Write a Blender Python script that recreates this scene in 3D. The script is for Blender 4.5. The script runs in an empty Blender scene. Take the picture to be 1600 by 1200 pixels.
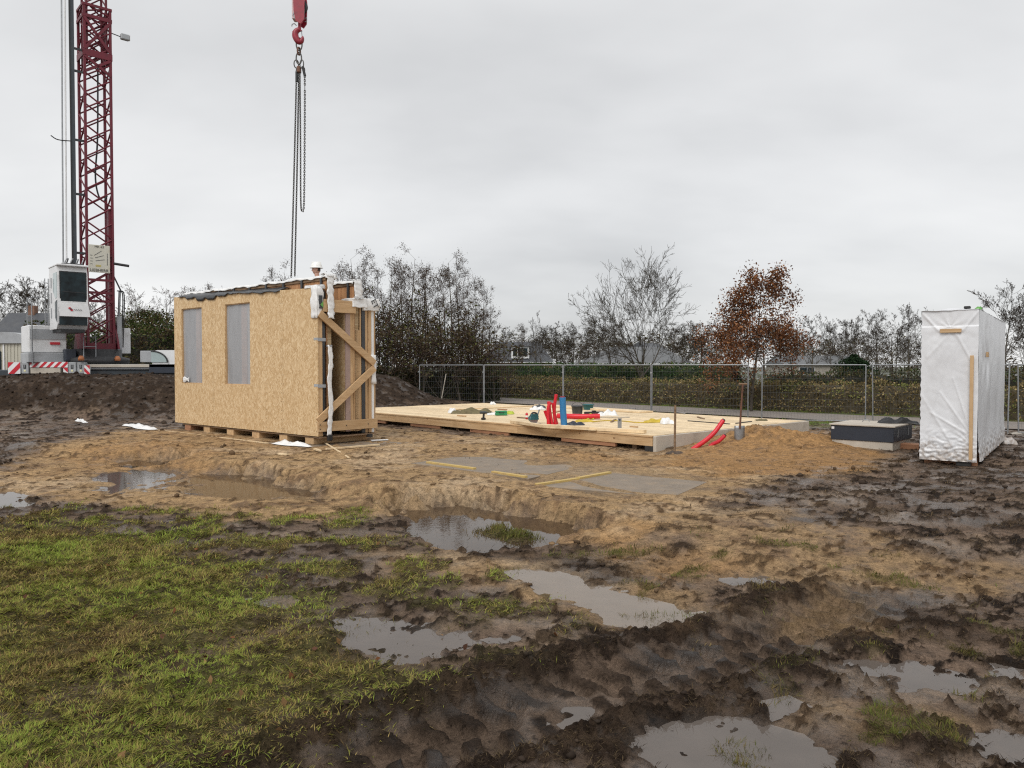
import bpy, bmesh, math, random
import numpy as np
from mathutils import Vector, Matrix, Euler

R = math.radians
sc = bpy.context.scene
COL = sc.collection

# ------------------------------------------------------------------ camera, sky, sun, exposure
EYE = 1.7
PITCH = math.atan(28 / 1200)            # the horizon lies a little above the middle
cd = bpy.data.cameras.new("camera"); cam = bpy.data.objects.new("camera", cd); COL.objects.link(cam)
cd.sensor_width = 36; cd.lens = 27; cd.clip_start = 0.05; cd.clip_end = 3000
cam.location = (0, 0, EYE); cam.rotation_euler = (math.pi / 2 - PITCH, 0, 0)
sc.camera = cam

SUN_EL, SUN_AZ = R(48), R(205)          # azimuth clockwise from +Y
w = bpy.data.worlds.new("World"); sc.world = w; w.use_nodes = True
nt = w.node_tree; N = nt.nodes; LK = nt.links; N.clear()
out = N.new("ShaderNodeOutputWorld"); bg = N.new("ShaderNodeBackground"); LK.new(bg.outputs[0], out.inputs[0])
sky = N.new("ShaderNodeTexSky"); sky.sky_type = 'NISHITA'; sky.sun_disc = False
sky.sun_elevation = SUN_EL; sky.sun_rotation = SUN_AZ
tc = N.new("ShaderNodeTexCoord"); sep = N.new("ShaderNodeSeparateXYZ"); LK.new(tc.outputs['Generated'], sep.inputs[0])
zz = N.new("ShaderNodeMath"); zz.operation = 'MAXIMUM'; LK.new(sep.outputs[2], zz.inputs[0]); zz.inputs[1].default_value = 0.0
za = N.new("ShaderNodeMath"); za.operation = 'ADD'; LK.new(zz.outputs[0], za.inputs[0]); za.inputs[1].default_value = 0.3
cmb = N.new("ShaderNodeCombineXYZ")
for i in range(2):
    dv = N.new("ShaderNodeMath"); dv.operation = 'DIVIDE'; LK.new(sep.outputs[i], dv.inputs[0]); LK.new(za.outputs[0], dv.inputs[1]); LK.new(dv.outputs[0], cmb.inputs[i])
def wnoise(scale, detail, sx, off):
    mp = N.new("ShaderNodeMapping"); mp.inputs['Scale'].default_value = (sx, 1, 1); mp.inputs['Location'].default_value = off
    LK.new(cmb.outputs[0], mp.inputs[0])
    n = N.new("ShaderNodeTexNoise"); n.inputs['Scale'].default_value = scale; n.inputs['Detail'].default_value = detail; n.inputs['Roughness'].default_value = .5
    LK.new(mp.outputs[0], n.inputs['Vector']); return n
n1 = wnoise(0.75, 5, .8, (3.1, 1.7, 0)); n2 = wnoise(1.7, 5, .6, (7.3, 4.4, 0))
mx = N.new("ShaderNodeMath"); mx.operation = 'MULTIPLY_ADD'; LK.new(n2.outputs[0], mx.inputs[0]); mx.inputs[1].default_value = .45
LK.new(n1.outputs[0], mx.inputs[2])
cr = N.new("ShaderNodeValToRGB"); cr.color_ramp.elements[0].position = .50; cr.color_ramp.elements[0].color = (5.0, 5.05, 5.1, 1)
cr.color_ramp.elements[1].position = .98; cr.color_ramp.elements[1].color = (7.9, 7.9, 7.85, 1)
e = cr.color_ramp.elements.new(.72); e.color = (6.5, 6.54, 6.56, 1)
LK.new(mx.outputs[0], cr.inputs[0])
mixc = N.new("ShaderNodeMixRGB"); mixc.inputs[0].default_value = .94
LK.new(sky.outputs[0], mixc.inputs[1]); LK.new(cr.outputs[0], mixc.inputs[2])
LK.new(mixc.outputs[0], bg.inputs['Color']); bg.inputs['Strength'].default_value = 0.098

ld = bpy.data.lights.new("sun", 'SUN'); sun = bpy.data.objects.new("sun", ld); COL.objects.link(sun)
ld.energy = 1.5; ld.angle = R(35); ld.color = (1.0, .97, .93)
sdir = Vector((math.sin(SUN_AZ) * math.cos(SUN_EL), math.cos(SUN_AZ) * math.cos(SUN_EL), math.sin(SUN_EL)))
sun.rotation_euler = sdir.to_track_quat('Z', 'Y').to_euler(); sun.location = (0, -20, 40)
vs = sc.view_settings; vs.view_transform = 'Standard'; vs.look = 'None'; vs.exposure = 0.36; vs.gamma = 1; vs.use_curve_mapping = False

sc.cycles.use_denoising = False; sc.cycles.max_bounces = 6; sc.cycles.diffuse_bounces = 3; sc.cycles.glossy_bounces = 3; sc.cycles.filter_width = 1.2; sc.cycles.sample_clamp_indirect = 6

# ------------------------------------------------------------------ helpers
CP, SP = math.cos(PITCH), math.sin(PITCH)
def ray(px, py):
    a = (px - 800) / 1200; b = (600 - py) / 1200
    return Vector((a, CP + b * SP, -SP + b * CP))
def G(px, py, z=0.0):                   # where a sight line meets the ground level z
    d = ray(px, py); t = (z - EYE) / d.z
    return (d.x * t, d.y * t)
def P(px, py, Y):                       # the point of a sight line at distance Y
    d = ray(px, py); t = Y / d.y
    return Vector((d.x * t, Y, EYE + d.z * t))

def tag(o, label=None, cat=None, group=None, kind=None):
    if label: o["label"] = label
    if cat: o["category"] = cat
    if group: o["group"] = group
    if kind: o["kind"] = kind
    return o
def empty(name, loc=(0, 0, 0), rz=0, label=None, cat=None, group=None):
    o = bpy.data.objects.new(name, None); o.empty_display_size = .2; COL.objects.link(o)
    o.location = loc; o.rotation_euler = (0, 0, rz); tag(o, label, cat, group); return o
def link(name, me, mat=None, parent=None):
    o = bpy.data.objects.new(name, me); COL.objects.link(o)
    if mat is not None and len(me.materials) == 0: me.materials.append(mat)
    if parent is not None: o.parent = parent
    return o
def np_mesh(name, V, F, smooth=False):
    """V (n,3), F (m,k) of one polygon size k"""
    V = np.asarray(V, np.float32); F = np.asarray(F, np.int32); k = F.shape[1]
    me = bpy.data.meshes.new(name)
    me.vertices.add(len(V)); me.vertices.foreach_set("co", V.ravel())
    me.loops.add(F.size); me.loops.foreach_set("vertex_index", F.ravel())
    me.polygons.add(len(F)); me.polygons.foreach_set("loop_start", np.arange(0, F.size, k, dtype=np.int32))
    try: me.polygons.foreach_set("loop_total", np.full(len(F), k, np.int32))
    except Exception: pass
    me.update(calc_edges=True)
    if smooth: me.polygons.foreach_set("use_smooth", np.ones(len(F), bool))
    return me
def color_attr(me, C, name="Col"):
    a = me.attributes.new(name, 'FLOAT_COLOR', 'POINT')
    C = np.asarray(C, np.float32)
    if C.shape[1] == 3: C = np.concatenate([C, np.ones((len(C), 1), np.float32)], 1)
    a.data.foreach_set("color", C.ravel())
def float_attr(me, v, name):
    a = me.attributes.new(name, 'FLOAT', 'POINT'); a.data.foreach_set("value", np.asarray(v, np.float32))

class MB:
    """collects shapes; build() links them as one mesh"""
    def __init__(s): s.v = []; s.f = []; s.sm = []
    def add(s, V, F, smooth=False):
        b = len(s.v); s.v += [tuple(x) for x in V]
        for q in F: s.f.append(tuple(b + i for i in q)); s.sm.append(smooth)
        return s
    def hexa(s, c8):
        return s.add(c8, [(0, 3, 2, 1), (4, 5, 6, 7), (0, 1, 5, 4), (1, 2, 6, 5), (2, 3, 7, 6), (3, 0, 4, 7)])
    def box(s, a, b, ch=0.0):
        x0, y0, z0 = a; x1, y1, z1 = b
        if x0 > x1: x0, x1 = x1, x0
        if y0 > y1: y0, y1 = y1, y0
        if z0 > z1: z0, z1 = z1, z0
        if ch <= 0:
            return s.hexa([(x0, y0, z0), (x1, y0, z0), (x1, y1, z0), (x0, y1, z0), (x0, y0, z1), (x1, y0, z1), (x1, y1, z1), (x0, y1, z1)])
        bm = bmesh.new(); bmesh.ops.create_cube(bm, size=1)
        for v in bm.verts: v.co = Vector(((x0 + x1) / 2 + v.co.x * (x1 - x0), (y0 + y1) / 2 + v.co.y * (y1 - y0), (z0 + z1) / 2 + v.co.z * (z1 - z0)))
        bmesh.ops.bevel(bm, geom=bm.edges[:], offset=ch, segments=1, affect='EDGES')
        bm.verts.index_update(); s.add([v.co[:] for v in bm.verts], [[v.index for v in f.verts] for f in bm.faces]); bm.free(); return s
    def bar(s, a, b, w, h, up=(0, 0, 1)):
        """rectangular bar from a to b, w across, h along up"""
        a = Vector(a); b = Vector(b); d = (b - a).normalized(); u = Vector(up)
        sd = d.cross(u)
        if sd.length < 1e-5: sd = d.cross(Vector((1, 0, 0)))
        sd.normalize(); u = sd.cross(d).normalized()
        q = []
        for p in (a, b):
            for (i, j) in ((-1, -1), (1, -1), (1, 1), (-1, 1)): q.append(p + sd * (i * w / 2) + u * (j * h / 2))
        return s.hexa(q)
    def tube(s, pts, r, n=8, cap=True):
        pts = [Vector(p) for p in pts]; m = len(pts); rr = r if isinstance(r, (list, tuple)) else [r] * m
        V = []; up = None
        for i, p in enumerate(pts):
            d = (pts[min(i + 1, m - 1)] - pts[max(i - 1, 0)]).normalized()
            if up is None:
                up = Vector((0, 0, 1)) if abs(d.z) < .9 else Vector((1, 0, 0))
            sd = d.cross(up).normalized(); up = sd.cross(d).normalized()
            for k in range(n):
                t = 2 * math.pi * k / n; V.append(p + (sd * math.cos(t) + up * math.sin(t)) * rr[i])
        F = [(i * n + k, i * n + (k + 1) % n, (i + 1) * n + (k + 1) % n, (i + 1) * n + k) for i in range(m - 1) for k in range(n)]
        s.add(V, F, True)
        if cap: s.add(V[:n], [tuple(range(n))[::-1]]); s.add(V[-n:], [tuple(range(n))])
        return s
    def lathe(s, prof, c=(0, 0, 0), n=16, smooth=True):
        V = []; c = Vector(c)
        for (r, z) in prof:
            for k in range(n):
                t = 2 * math.pi * k / n; V.append(c + Vector((r * math.cos(t), r * math.sin(t), z)))
        F = [(i * n + k, i * n + (k + 1) % n, (i + 1) * n + (k + 1) % n, (i + 1) * n + k) for i in range(len(prof) - 1) for k in range(n)]
        return s.add(V, F, smooth)
    def prism(s, poly, axis, a, b):
        """polygon (2-D) swept along axis 0/1/2 from a to b"""
        def p3(q, t): q = list(q); q.insert(axis, t); return tuple(q)
        n = len(poly); V = [p3(q, a) for q in poly] + [p3(q, b) for q in poly]
        F = [tuple(range(n))[::-1], tuple(range(n, 2 * n))] + [(i, (i + 1) % n, n + (i + 1) % n, n + i) for i in range(n)]
        return s.add(V, F)
    def xf(s, M):
        s.v = [tuple(M @ Vector(p)) for p in s.v]; return s
    def build(s, name, mat, parent=None, world=False):
        off = Vector(parent.location) if (parent is not None and world) else Vector((0, 0, 0))
        me = bpy.data.meshes.new(name); me.from_pydata([tuple(Vector(p) - off) for p in s.v], [], s.f); me.update()
        bm = bmesh.new(); bm.from_mesh(me); bmesh.ops.recalc_face_normals(bm, faces=bm.faces); bm.to_mesh(me); bm.free()
        me.polygons.foreach_set("use_smooth", np.array(s.sm, bool))
        return link(name, me, mat, parent)
def bend(pts, n=24):
    """smooth curve through points (Catmull-Rom)"""
    p = [Vector(q) for q in pts]; p = [2 * p[0] - p[1]] + p + [2 * p[-1] - p[-2]]; o = []
    for i in range(1, len(p) - 2):
        for k in range(n):
            t = k / n; a, b, c, d = p[i - 1:i + 3]
            o.append(.5 * ((2 * b) + (c - a) * t + (2 * a - 5 * b + 4 * c - d) * t * t + (3 * b - a - 3 * c + d) * t ** 3))
    o.append(p[-2]); return o
def text(name, s, size, mat, parent, loc, rot, extr=.002):
    cu = bpy.data.curves.new(name, 'FONT'); cu.body = s; cu.size = size; cu.extrude = extr; cu.align_x = 'CENTER'; cu.align_y = 'CENTER'; cu.resolution_u = 3
    o = bpy.data.objects.new(name, cu); COL.objects.link(o); dg = bpy.context.evaluated_depsgraph_get()
    me = bpy.data.meshes.new_from_object(o.evaluated_get(dg)); bpy.data.objects.remove(o)
    me.materials.clear(); o = link(name, me, mat, parent); o.location = loc; o.rotation_euler = rot
    return o
def copy_tree(o, parent=None):
    c = o.copy(); COL.objects.link(c)
    if parent is not None: c.parent = parent
    for ch in list(o.children): copy_tree(ch, c)
    return c

# ------------------------------------------------------------------ materials
def mat(name, color, rough=.6, var=.12, scale=6, metal=0, bump=0, bscale=60, spec=.5, dirt=None, dscale=2, trans=0, alpha=1, stretch=(1, 1, 1), coord='Object', subsurf=0):
    m = bpy.data.materials.new(name); m.use_nodes = True; t = m.node_tree; n = t.nodes; b = n["Principled BSDF"]
    b.inputs['Roughness'].default_value = rough; b.inputs['Metallic'].default_value = metal; b.inputs['Specular IOR Level'].default_value = spec
    tcn = n.new("ShaderNodeTexCoord"); mp = n.new("ShaderNodeMapping"); mp.inputs['Scale'].default_value = stretch; t.links.new(tcn.outputs[coord], mp.inputs[0])
    nz = n.new("ShaderNodeTexNoise"); nz.inputs['Scale'].default_value = scale; nz.inputs['Detail'].default_value = 6; nz.inputs['Roughness'].default_value = .62
    t.links.new(mp.outputs[0], nz.inputs['Vector'])
    c = Vector(color[:3])
    rp = n.new("ShaderNodeValToRGB"); rp.color_ramp.elements[0].position = .3; rp.color_ramp.elements[1].position = .72
    rp.color_ramp.elements[0].color = (*(c * (1 - var)), 1); rp.color_ramp.elements[1].color = (*[min(1, x * (1 + var)) for x in c], 1)
    t.links.new(nz.outputs[0], rp.inputs[0]); last = rp.outputs[0]
    if dirt is not None:
        n2 = n.new("ShaderNodeTexNoise"); n2.inputs['Scale'].default_value = dscale; n2.inputs['Detail'].default_value = 8; n2.inputs['Roughness'].default_value = .7
        t.links.new(tcn.outputs[coord], n2.inputs['Vector'])
        r2 = n.new("ShaderNodeValToRGB"); r2.color_ramp.elements[0].position = .5; r2.color_ramp.elements[1].position = .75
        r2.color_ramp.elements[0].color = (0, 0, 0, 1); r2.color_ramp.elements[1].color = (.8, .8, .8, 1); t.links.new(n2.outputs[0], r2.inputs[0])
        mxx = n.new("ShaderNodeMixRGB"); t.links.new(r2.outputs[0], mxx.inputs[0]); t.links.new(last, mxx.inputs[1]); mxx.inputs[2].default_value = (*dirt, 1); last = mxx.outputs[0]
    t.links.new(last, b.inputs['Base Color'])
    if bump:
        n3 = n.new("ShaderNodeTexNoise"); n3.inputs['Scale'].default_value = bscale; n3.inputs['Detail'].default_value = 4; t.links.new(mp.outputs[0], n3.inputs['Vector'])
        bp = n.new("ShaderNodeBump"); bp.inputs['Strength'].default_value = bump; bp.inputs['Distance'].default_value = .01; t.links.new(n3.outputs[0], bp.inputs['Height']); t.links.new(bp.outputs[0], b.inputs['Normal'])
    if trans: b.inputs['Transmission Weight'].default_value = trans
    if alpha < 1: b.inputs['Alpha'].default_value = alpha
    return m
def wood(name, c1, c2, axis=0, rough=.65, knots=True, dirt=0.0):
    """sawn timber, grain along a local axis"""
    m = bpy.data.materials.new(name); m.use_nodes = True; t = m.node_tree; n = t.nodes; b = n["Principled BSDF"]; b.inputs['Roughness'].default_value = rough; b.inputs['Specular IOR Level'].default_value = .3
    tcn = n.new("ShaderNodeTexCoord"); mp = n.new("ShaderNodeMapping"); s = [9, 9, 9]; s[axis] = .7; mp.inputs['Scale'].default_value = s
    oi = n.new("ShaderNodeObjectInfo"); ad = n.new("ShaderNodeVectorMath"); ad.operation = 'ADD'
    sv = n.new("ShaderNodeVectorMath"); sv.operation = 'SCALE'; sv.inputs[0].default_value = (13, 7, 19); t.links.new(oi.outputs['Random'], sv.inputs['Scale'])
    t.links.new(tcn.outputs['Object'], ad.inputs[0]); t.links.new(sv.outputs[0], ad.inputs[1]); t.links.new(ad.outputs[0], mp.inputs[0])
    nz = n.new("ShaderNodeTexNoise"); nz.inputs['Scale'].default_value = 2.2; nz.inputs['Detail'].default_value = 7; nz.inputs['Roughness'].default_value = .6; nz.inputs['Distortion'].default_value = .5
    t.links.new(mp.outputs[0], nz.inputs['Vector'])
    rp = n.new("ShaderNodeValToRGB"); rp.color_ramp.elements[0].position = .32; rp.color_ramp.elements[1].position = .68
    rp.color_ramp.elements[0].color = (*c2, 1); rp.color_ramp.elements[1].color = (*c1, 1); t.links.new(nz.outputs[0], rp.inputs[0]); last = rp.outputs[0]
    hs = n.new("ShaderNodeHueSaturation"); ml = n.new("ShaderNodeMath"); ml.operation = 'MULTIPLY_ADD'; t.links.new(oi.outputs['Random'], ml.inputs[0]); ml.inputs[1].default_value = .25; ml.inputs[2].default_value = .88
    t.links.new(ml.outputs[0], hs.inputs['Value']); t.links.new(last, hs.inputs['Color']); last = hs.outputs[0]
    if knots:
        vo = n.new("ShaderNodeTexVoronoi"); vo.inputs['Scale'].default_value = 3.2; mp2 = n.new("ShaderNodeMapping"); s2 = [1.6, 1.6, 1.6]; s2[axis] = .7; mp2.inputs['Scale'].default_value = s2
        t.links.new(ad.outputs[0], mp2.inputs[0]); t.links.new(mp2.outputs[0], vo.inputs['Vector'])
        lt = n.new("ShaderNodeMath"); lt.operation = 'LESS_THAN'; t.links.new(vo.outputs['Distance'], lt.inputs[0]); lt.inputs[1].default_value = .075
        mk = n.new("ShaderNodeMixRGB"); t.links.new(lt.outputs[0], mk.inputs[0]); t.links.new(last, mk.inputs[1]); mk.inputs[2].default_value = (c2[0] * .42, c2[1] * .33, c2[2] * .3, 1); last = mk.outputs[0]
    if dirt:
        dn = n.new("ShaderNodeTexNoise"); dn.inputs['Scale'].default_value = 3.5; dn.inputs['Detail'].default_value = 9; dn.inputs['Roughness'].default_value = .72; t.links.new(tcn.outputs['Object'], dn.inputs['Vector'])
        dr = n.new("ShaderNodeMapRange"); dr.inputs[1].default_value = .50; dr.inputs[2].default_value = .72; dr.inputs[3].default_value = 0; dr.inputs[4].default_value = dirt; t.links.new(dn.outputs[0], dr.inputs[0])
        dm = n.new("ShaderNodeMixRGB"); t.links.new(dr.outputs[0], dm.inputs[0]); t.links.new(last, dm.inputs[1]); dm.inputs[2].default_value = (.30, .205, .12, 1); last = dm.outputs[0]
    t.links.new(last, b.inputs['Base Color'])
    bp = n.new("ShaderNodeBump"); bp.inputs['Strength'].default_value = .15; bp.inputs['Distance'].default_value = .004; t.links.new(nz.outputs[0], bp.inputs['Height']); t.links.new(bp.outputs[0], b.inputs['Normal'])
    return m
def attr_mat(name, rough=.7, spec=.3, two=True, transl=0.0):
    m = bpy.data.materials.new(name); m.use_nodes = True; t = m.node_tree; n = t.nodes; b = n["Principled BSDF"]
    a = n.new("ShaderNodeAttribute"); a.attribute_name = "Col"; t.links.new(a.outputs['Color'], b.inputs['Base Color'])
    b.inputs['Roughness'].default_value = rough; b.inputs['Specular IOR Level'].default_value = spec
    if transl:
        tr = n.new("ShaderNodeBsdfTranslucent"); t.links.new(a.outputs['Color'], tr.inputs[0]); ms = n.new("ShaderNodeMixShader"); ms.inputs[0].default_value = transl
        t.links.new(b.outputs[0], ms.inputs[1]); t.links.new(tr.outputs[0], ms.inputs[2]); t.links.new(ms.outputs[0], n["Material Output"].inputs[0])
    return m
def osb_material(name, dark=1.0):
    """pressed wood strands in several directions"""
    m = bpy.data.materials.new(name); m.use_nodes = True; t = m.node_tree; n = t.nodes; b = n["Principled BSDF"]; b.inputs['Roughness'].default_value = .6; b.inputs['Specular IOR Level'].default_value = .3
    tcn = n.new("ShaderNodeTexCoord"); last = None
    nzc = n.new("ShaderNodeTexNoise"); nzc.inputs['Scale'].default_value = 1.3; nzc.inputs['Detail'].default_value = 3; t.links.new(tcn.outputs['Object'], nzc.inputs['Vector'])
    base = n.new("ShaderNodeValToRGB"); base.color_ramp.elements[0].position = .3; base.color_ramp.elements[1].position = .7
    base.color_ramp.elements[0].color = (.58 * dark, .405 * dark, .22 * dark, 1); base.color_ramp.elements[1].color = (.63 * dark, .45 * dark, .255 * dark, 1)
    t.links.new(nzc.outputs[0], base.inputs[0]); last = base.outputs[0]
    for k, (ang, th) in enumerate(((12, .62), (75, .70), (-38, .72), (110, .76), (40, .80), (-70, .83))):
        m0 = n.new("ShaderNodeMapping"); m0.inputs['Rotation'].default_value = (0, R(ang), 0); t.links.new(tcn.outputs['Object'], m0.inputs[0])
        mp = n.new("ShaderNodeMapping"); mp.inputs['Scale'].default_value = (11, 1, 48); mp.inputs['Location'].default_value = (k * 3.3, 0, k * 1.7); t.links.new(m0.outputs[0], mp.inputs[0])
        sq = n.new("ShaderNodeVectorMath"); sq.operation = 'MULTIPLY'; sq.inputs[1].default_value = (1, 0, 1); t.links.new(mp.outputs[0], sq.inputs[0])
        vo = n.new("ShaderNodeTexVoronoi"); vo.inputs['Scale'].default_value = 1.0; vo.inputs['Randomness'].default_value = 1; t.links.new(sq.outputs[0], vo.inputs['Vector'])
        sp = n.new("ShaderNodeSeparateColor"); t.links.new(vo.outputs['Color'], sp.inputs[0])
        gt = n.new("ShaderNodeMath"); gt.operation = 'GREATER_THAN'; t.links.new(sp.outputs[0], gt.inputs[0]); gt.inputs[1].default_value = th
        rp = n.new("ShaderNodeValToRGB"); el = rp.color_ramp.elements
        el[0].position = 0; el[0].color = (.48 * dark, .315 * dark, .155 * dark, 1); el[1].position = 1; el[1].color = (.73 * dark, .56 * dark, .345 * dark, 1)
        q = el.new(.4); q.color = (.56 * dark, .385 * dark, .20 * dark, 1); q = el.new(.7); q.color = (.67 * dark, .49 * dark, .285 * dark, 1)
        t.links.new(sp.outputs[1], rp.inputs[0])
        mk = n.new("ShaderNodeMixRGB"); t.links.new(gt.outputs[0], mk.inputs[0]); t.links.new(last, mk.inputs[1]); t.links.new(rp.outputs[0], mk.inputs[2]); last = mk.outputs[0]
    t.links.new(last, b.inputs['Base Color'])
    bw = n.new("ShaderNodeRGBToBW"); t.links.new(last, bw.inputs[0]); bp = n.new("ShaderNodeBump"); bp.inputs['Strength'].default_value = .25; bp.inputs['Distance'].default_value = .004
    t.links.new(bw.outputs[0], bp.inputs['Height']); t.links.new(bp.outputs[0], b.inputs['Normal'])
    return m

M = {}
M['osb'] = osb_material('osb_board'); M['osb_dark'] = osb_material('osb_board_brown', .6)
PINE1, PINE2 = (.62, .43, .245), (.47, .295, .145)
for i, ax in enumerate('xyz'): M['pine_' + ax] = wood('pine_' + ax, PINE1, PINE2, i, dirt=.35)
for i, ax in enumerate('xyz'): M['pale_' + ax] = wood('pale_pine_' + ax, (.80, .645, .43), (.68, .515, .31), i, dirt=.65)
M['larch'] = wood('larch_cladding', (.50, .27, .13), (.36, .18, .085), 2)
M['oldwood'] = wood('weathered_wood', (.30, .20, .12), (.16, .10, .06), 0)
M['redwood'] = wood('reddish_wood', (.40, .21, .12), (.27, .13, .07), 0)
M['white_foil'] = mat('white_foil', (.80, .80, .79), .42, .04, 5, bump=.6, bscale=14)
M['grey_film'] = mat('grey_film', (.045, .048, .052), .42, .2, 4, bump=.5, bscale=20)
M['black'] = mat('black_plastic', (.018, .018, .019), .45, .2)
M['rubber'] = mat('rubber', (.028, .027, .026), .75, .2)
M['dark_metal'] = mat('dark_metal', (.055, .055, .057), .5, .25, 12, metal=.5)
M['galv'] = mat('galvanised_steel', (.33, .34, .35), .48, .18, 9, metal=.75)
M['wire'] = mat('fence_wire', (.15, .155, .16), .55, .15, 9, metal=.5)
M['chain'] = mat('chain_steel', (.11, .105, .10), .45, .3, 20, metal=.8)
M['crane_red'] = mat('crane_red', (.135, .008, .020), .5, .18, 3, dirt=(.06, .012, .016), dscale=4)
M['hook_red'] = mat('hook_red', (.27, .014, .03), .4, .2, 6, dirt=(.12, .02, .03), dscale=9)
M['white_paint'] = mat('white_paint', (.74, .745, .75), .35, .04, 3, dirt=(.52, .51, .49), dscale=1.4)
M['grey_paint'] = mat('grey_paint', (.36, .375, .39), .4, .1, 3, dirt=(.22, .215, .21), dscale=1.6)
M['dark_paint'] = mat('anthracite_paint', (.045, .055, .065), .4, .15, 3, dirt=(.09, .085, .08), dscale=2)
M['navy'] = mat('anthracite_panel', (.026, .033, .048), .42, .1, 4)
M['glass'] = mat('cab_glass', (.012, .022, .026), .08, .9, 2.5, spec=.22)
M['glass_pale'] = mat('pale_cab_glass', (.34, .42, .42), .08, .1, 2, spec=.8)
M['red'] = mat('red_plastic', (.62, .016, .03), .38, .08)
M['blue'] = mat('blue_plastic', (.03, .19, .42), .38, .08)
M['concrete'] = mat('concrete', (.36, .33, .285), .85, .14, 5, bump=.3, bscale=60, dirt=(.25, .21, .165), dscale=3)
M['concrete_pale'] = mat('pale_concrete', (.50, .45, .38), .8, .1, 4, bump=.2, bscale=50, dirt=(.33, .29, .24), dscale=2.5)
M['teal'] = mat('teal_tool', (.02, .12, .14), .45, .2)
M['yellow'] = mat('yellow_cloth', (.55, .40, .04), .6, .15)
M['lime'] = mat('lime_cloth', (.42, .50, .05), .6, .15)
M['green'] = mat('green_plastic', (.03, .24, .10), .5, .15)
M['bright_green'] = mat('bright_green_tape', (.13, .36, .08), .5, .1)
M['olive'] = mat('olive_tarp', (.15, .125, .06), .7, .3, 8, bump=.6, bscale=25)
M['rust'] = mat('rusty_steel', (.14, .065, .04), .75, .35, 14)
M['skin'] = mat('skin', (.52, .30, .22), .5, .08, 30)
M['hair'] = mat('hair', (.035, .022, .015), .6, .2, 60)
M['helmet'] = mat('helmet_white', (.80, .80, .77), .3, .04)
M['jacket'] = mat('dark_jacket', (.025, .03, .04), .8, .2, 20)
M['warn_white'] = mat('warning_white', (.78, .78, .78), .4, .05)
M['warn_red'] = mat('warning_red', (.55, .02, .035), .4, .1)
M['mud'] = mat('wet_mud', (.075, .05, .034), .7, .4, 9, bump=.8, bscale=30)
M['lamp_orange'] = mat('orange_beacon', (.75, .18, .02), .35, .1)
# ------------------------------------------------------------------ noise
def _hash(ix, iy, seed):
    h = (ix.astype(np.int64) * 374761393 + iy.astype(np.int64) * 668265263 + seed * 1274126177) & 0xFFFFFFFF
    h = ((h ^ (h >> 13)) * 1103515245) & 0xFFFFFFFF
    h = ((h ^ (h >> 16)) * 2246822519) & 0xFFFFFFFF
    return (h ^ (h >> 15)) & 0xFFFF
_ang = np.arange(65536) / 65536 * 2 * np.pi
_gx, _gy = np.cos(_ang).astype(np.float32), np.sin(_ang).astype(np.float32)
def pn(x, y, seed=0):
    """gradient noise, about -1..1"""
    x = np.asarray(x, np.float64); y = np.asarray(y, np.float64)
    ix = np.floor(x); iy = np.floor(y); fx = (x - ix).astype(np.float32); fy = (y - iy).astype(np.float32)
    u = fx * fx * fx * (fx * (fx * 6 - 15) + 10); v = fy * fy * fy * (fy * (fy * 6 - 15) + 10)
    def g(ox, oy):
        h = _hash(ix + ox, iy + oy, seed); return _gx[h] * (fx - ox) + _gy[h] * (fy - oy)
    a = g(0, 0); b = g(1, 0); c = g(0, 1); d = g(1, 1)
    return (a + u * (b - a) + v * (c + u * (d - c) - a - u * (b - a))) * 1.5
def sstep(a, b, x): t = np.clip((x - a) / (b - a), 0, 1); return t * t * (3 - 2 * t)
def lerp(a, b, t): return a + (b - a) * t
def mixc3(A, B, t): return A + (np.asarray(B, np.float32) - A) * t[:, None]

def poly_sdf(px, py, poly):
    """signed distance, positive inside"""
    xs = [p[0] for p in poly]; yy = [p[1] for p in poly]; g = .35
    near = (px > min(xs) - g) & (px < max(xs) + g) & (py > min(yy) - g) & (py < max(yy) + g)
    full = np.full(px.shape, -1.0, np.float32); px = px[near]; py = py[near]
    n = len(poly); d = np.full(px.shape, 1e9, np.float32); ins = np.zeros(px.shape, bool)
    for i in range(n):
        ax, ay = poly[i]; bx, by = poly[(i + 1) % n]; ex, ey = bx - ax, by - ay; wx, wy = px - ax, py - ay
        t = np.clip((wx * ex + wy * ey) / (ex * ex + ey * ey + 1e-12), 0, 1)
        d = np.minimum(d, (wx - ex * t) ** 2 + (wy - ey * t) ** 2)
        c = ((ay > py) != (by > py)) & (px < (bx - ax) * (py - ay) / ((by - ay) if abs(by - ay) > 1e-12 else 1e-12) + ax)
        ins ^= c
    d = np.sqrt(d); full[near] = np.where(ins, d, -d); return full
def UV(X, Y): Y = np.maximum(Y, 1.2); return X / Y, np.log(Y)
def W(poly, z=0.0):
    """outline seen in the photograph, laid on the ground level z, in (X/Y, ln Y)"""
    o = []
    for (a, b) in poly:
        x, y = G(a, b, z); o.append((x / y, math.log(y)))
    return o
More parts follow.
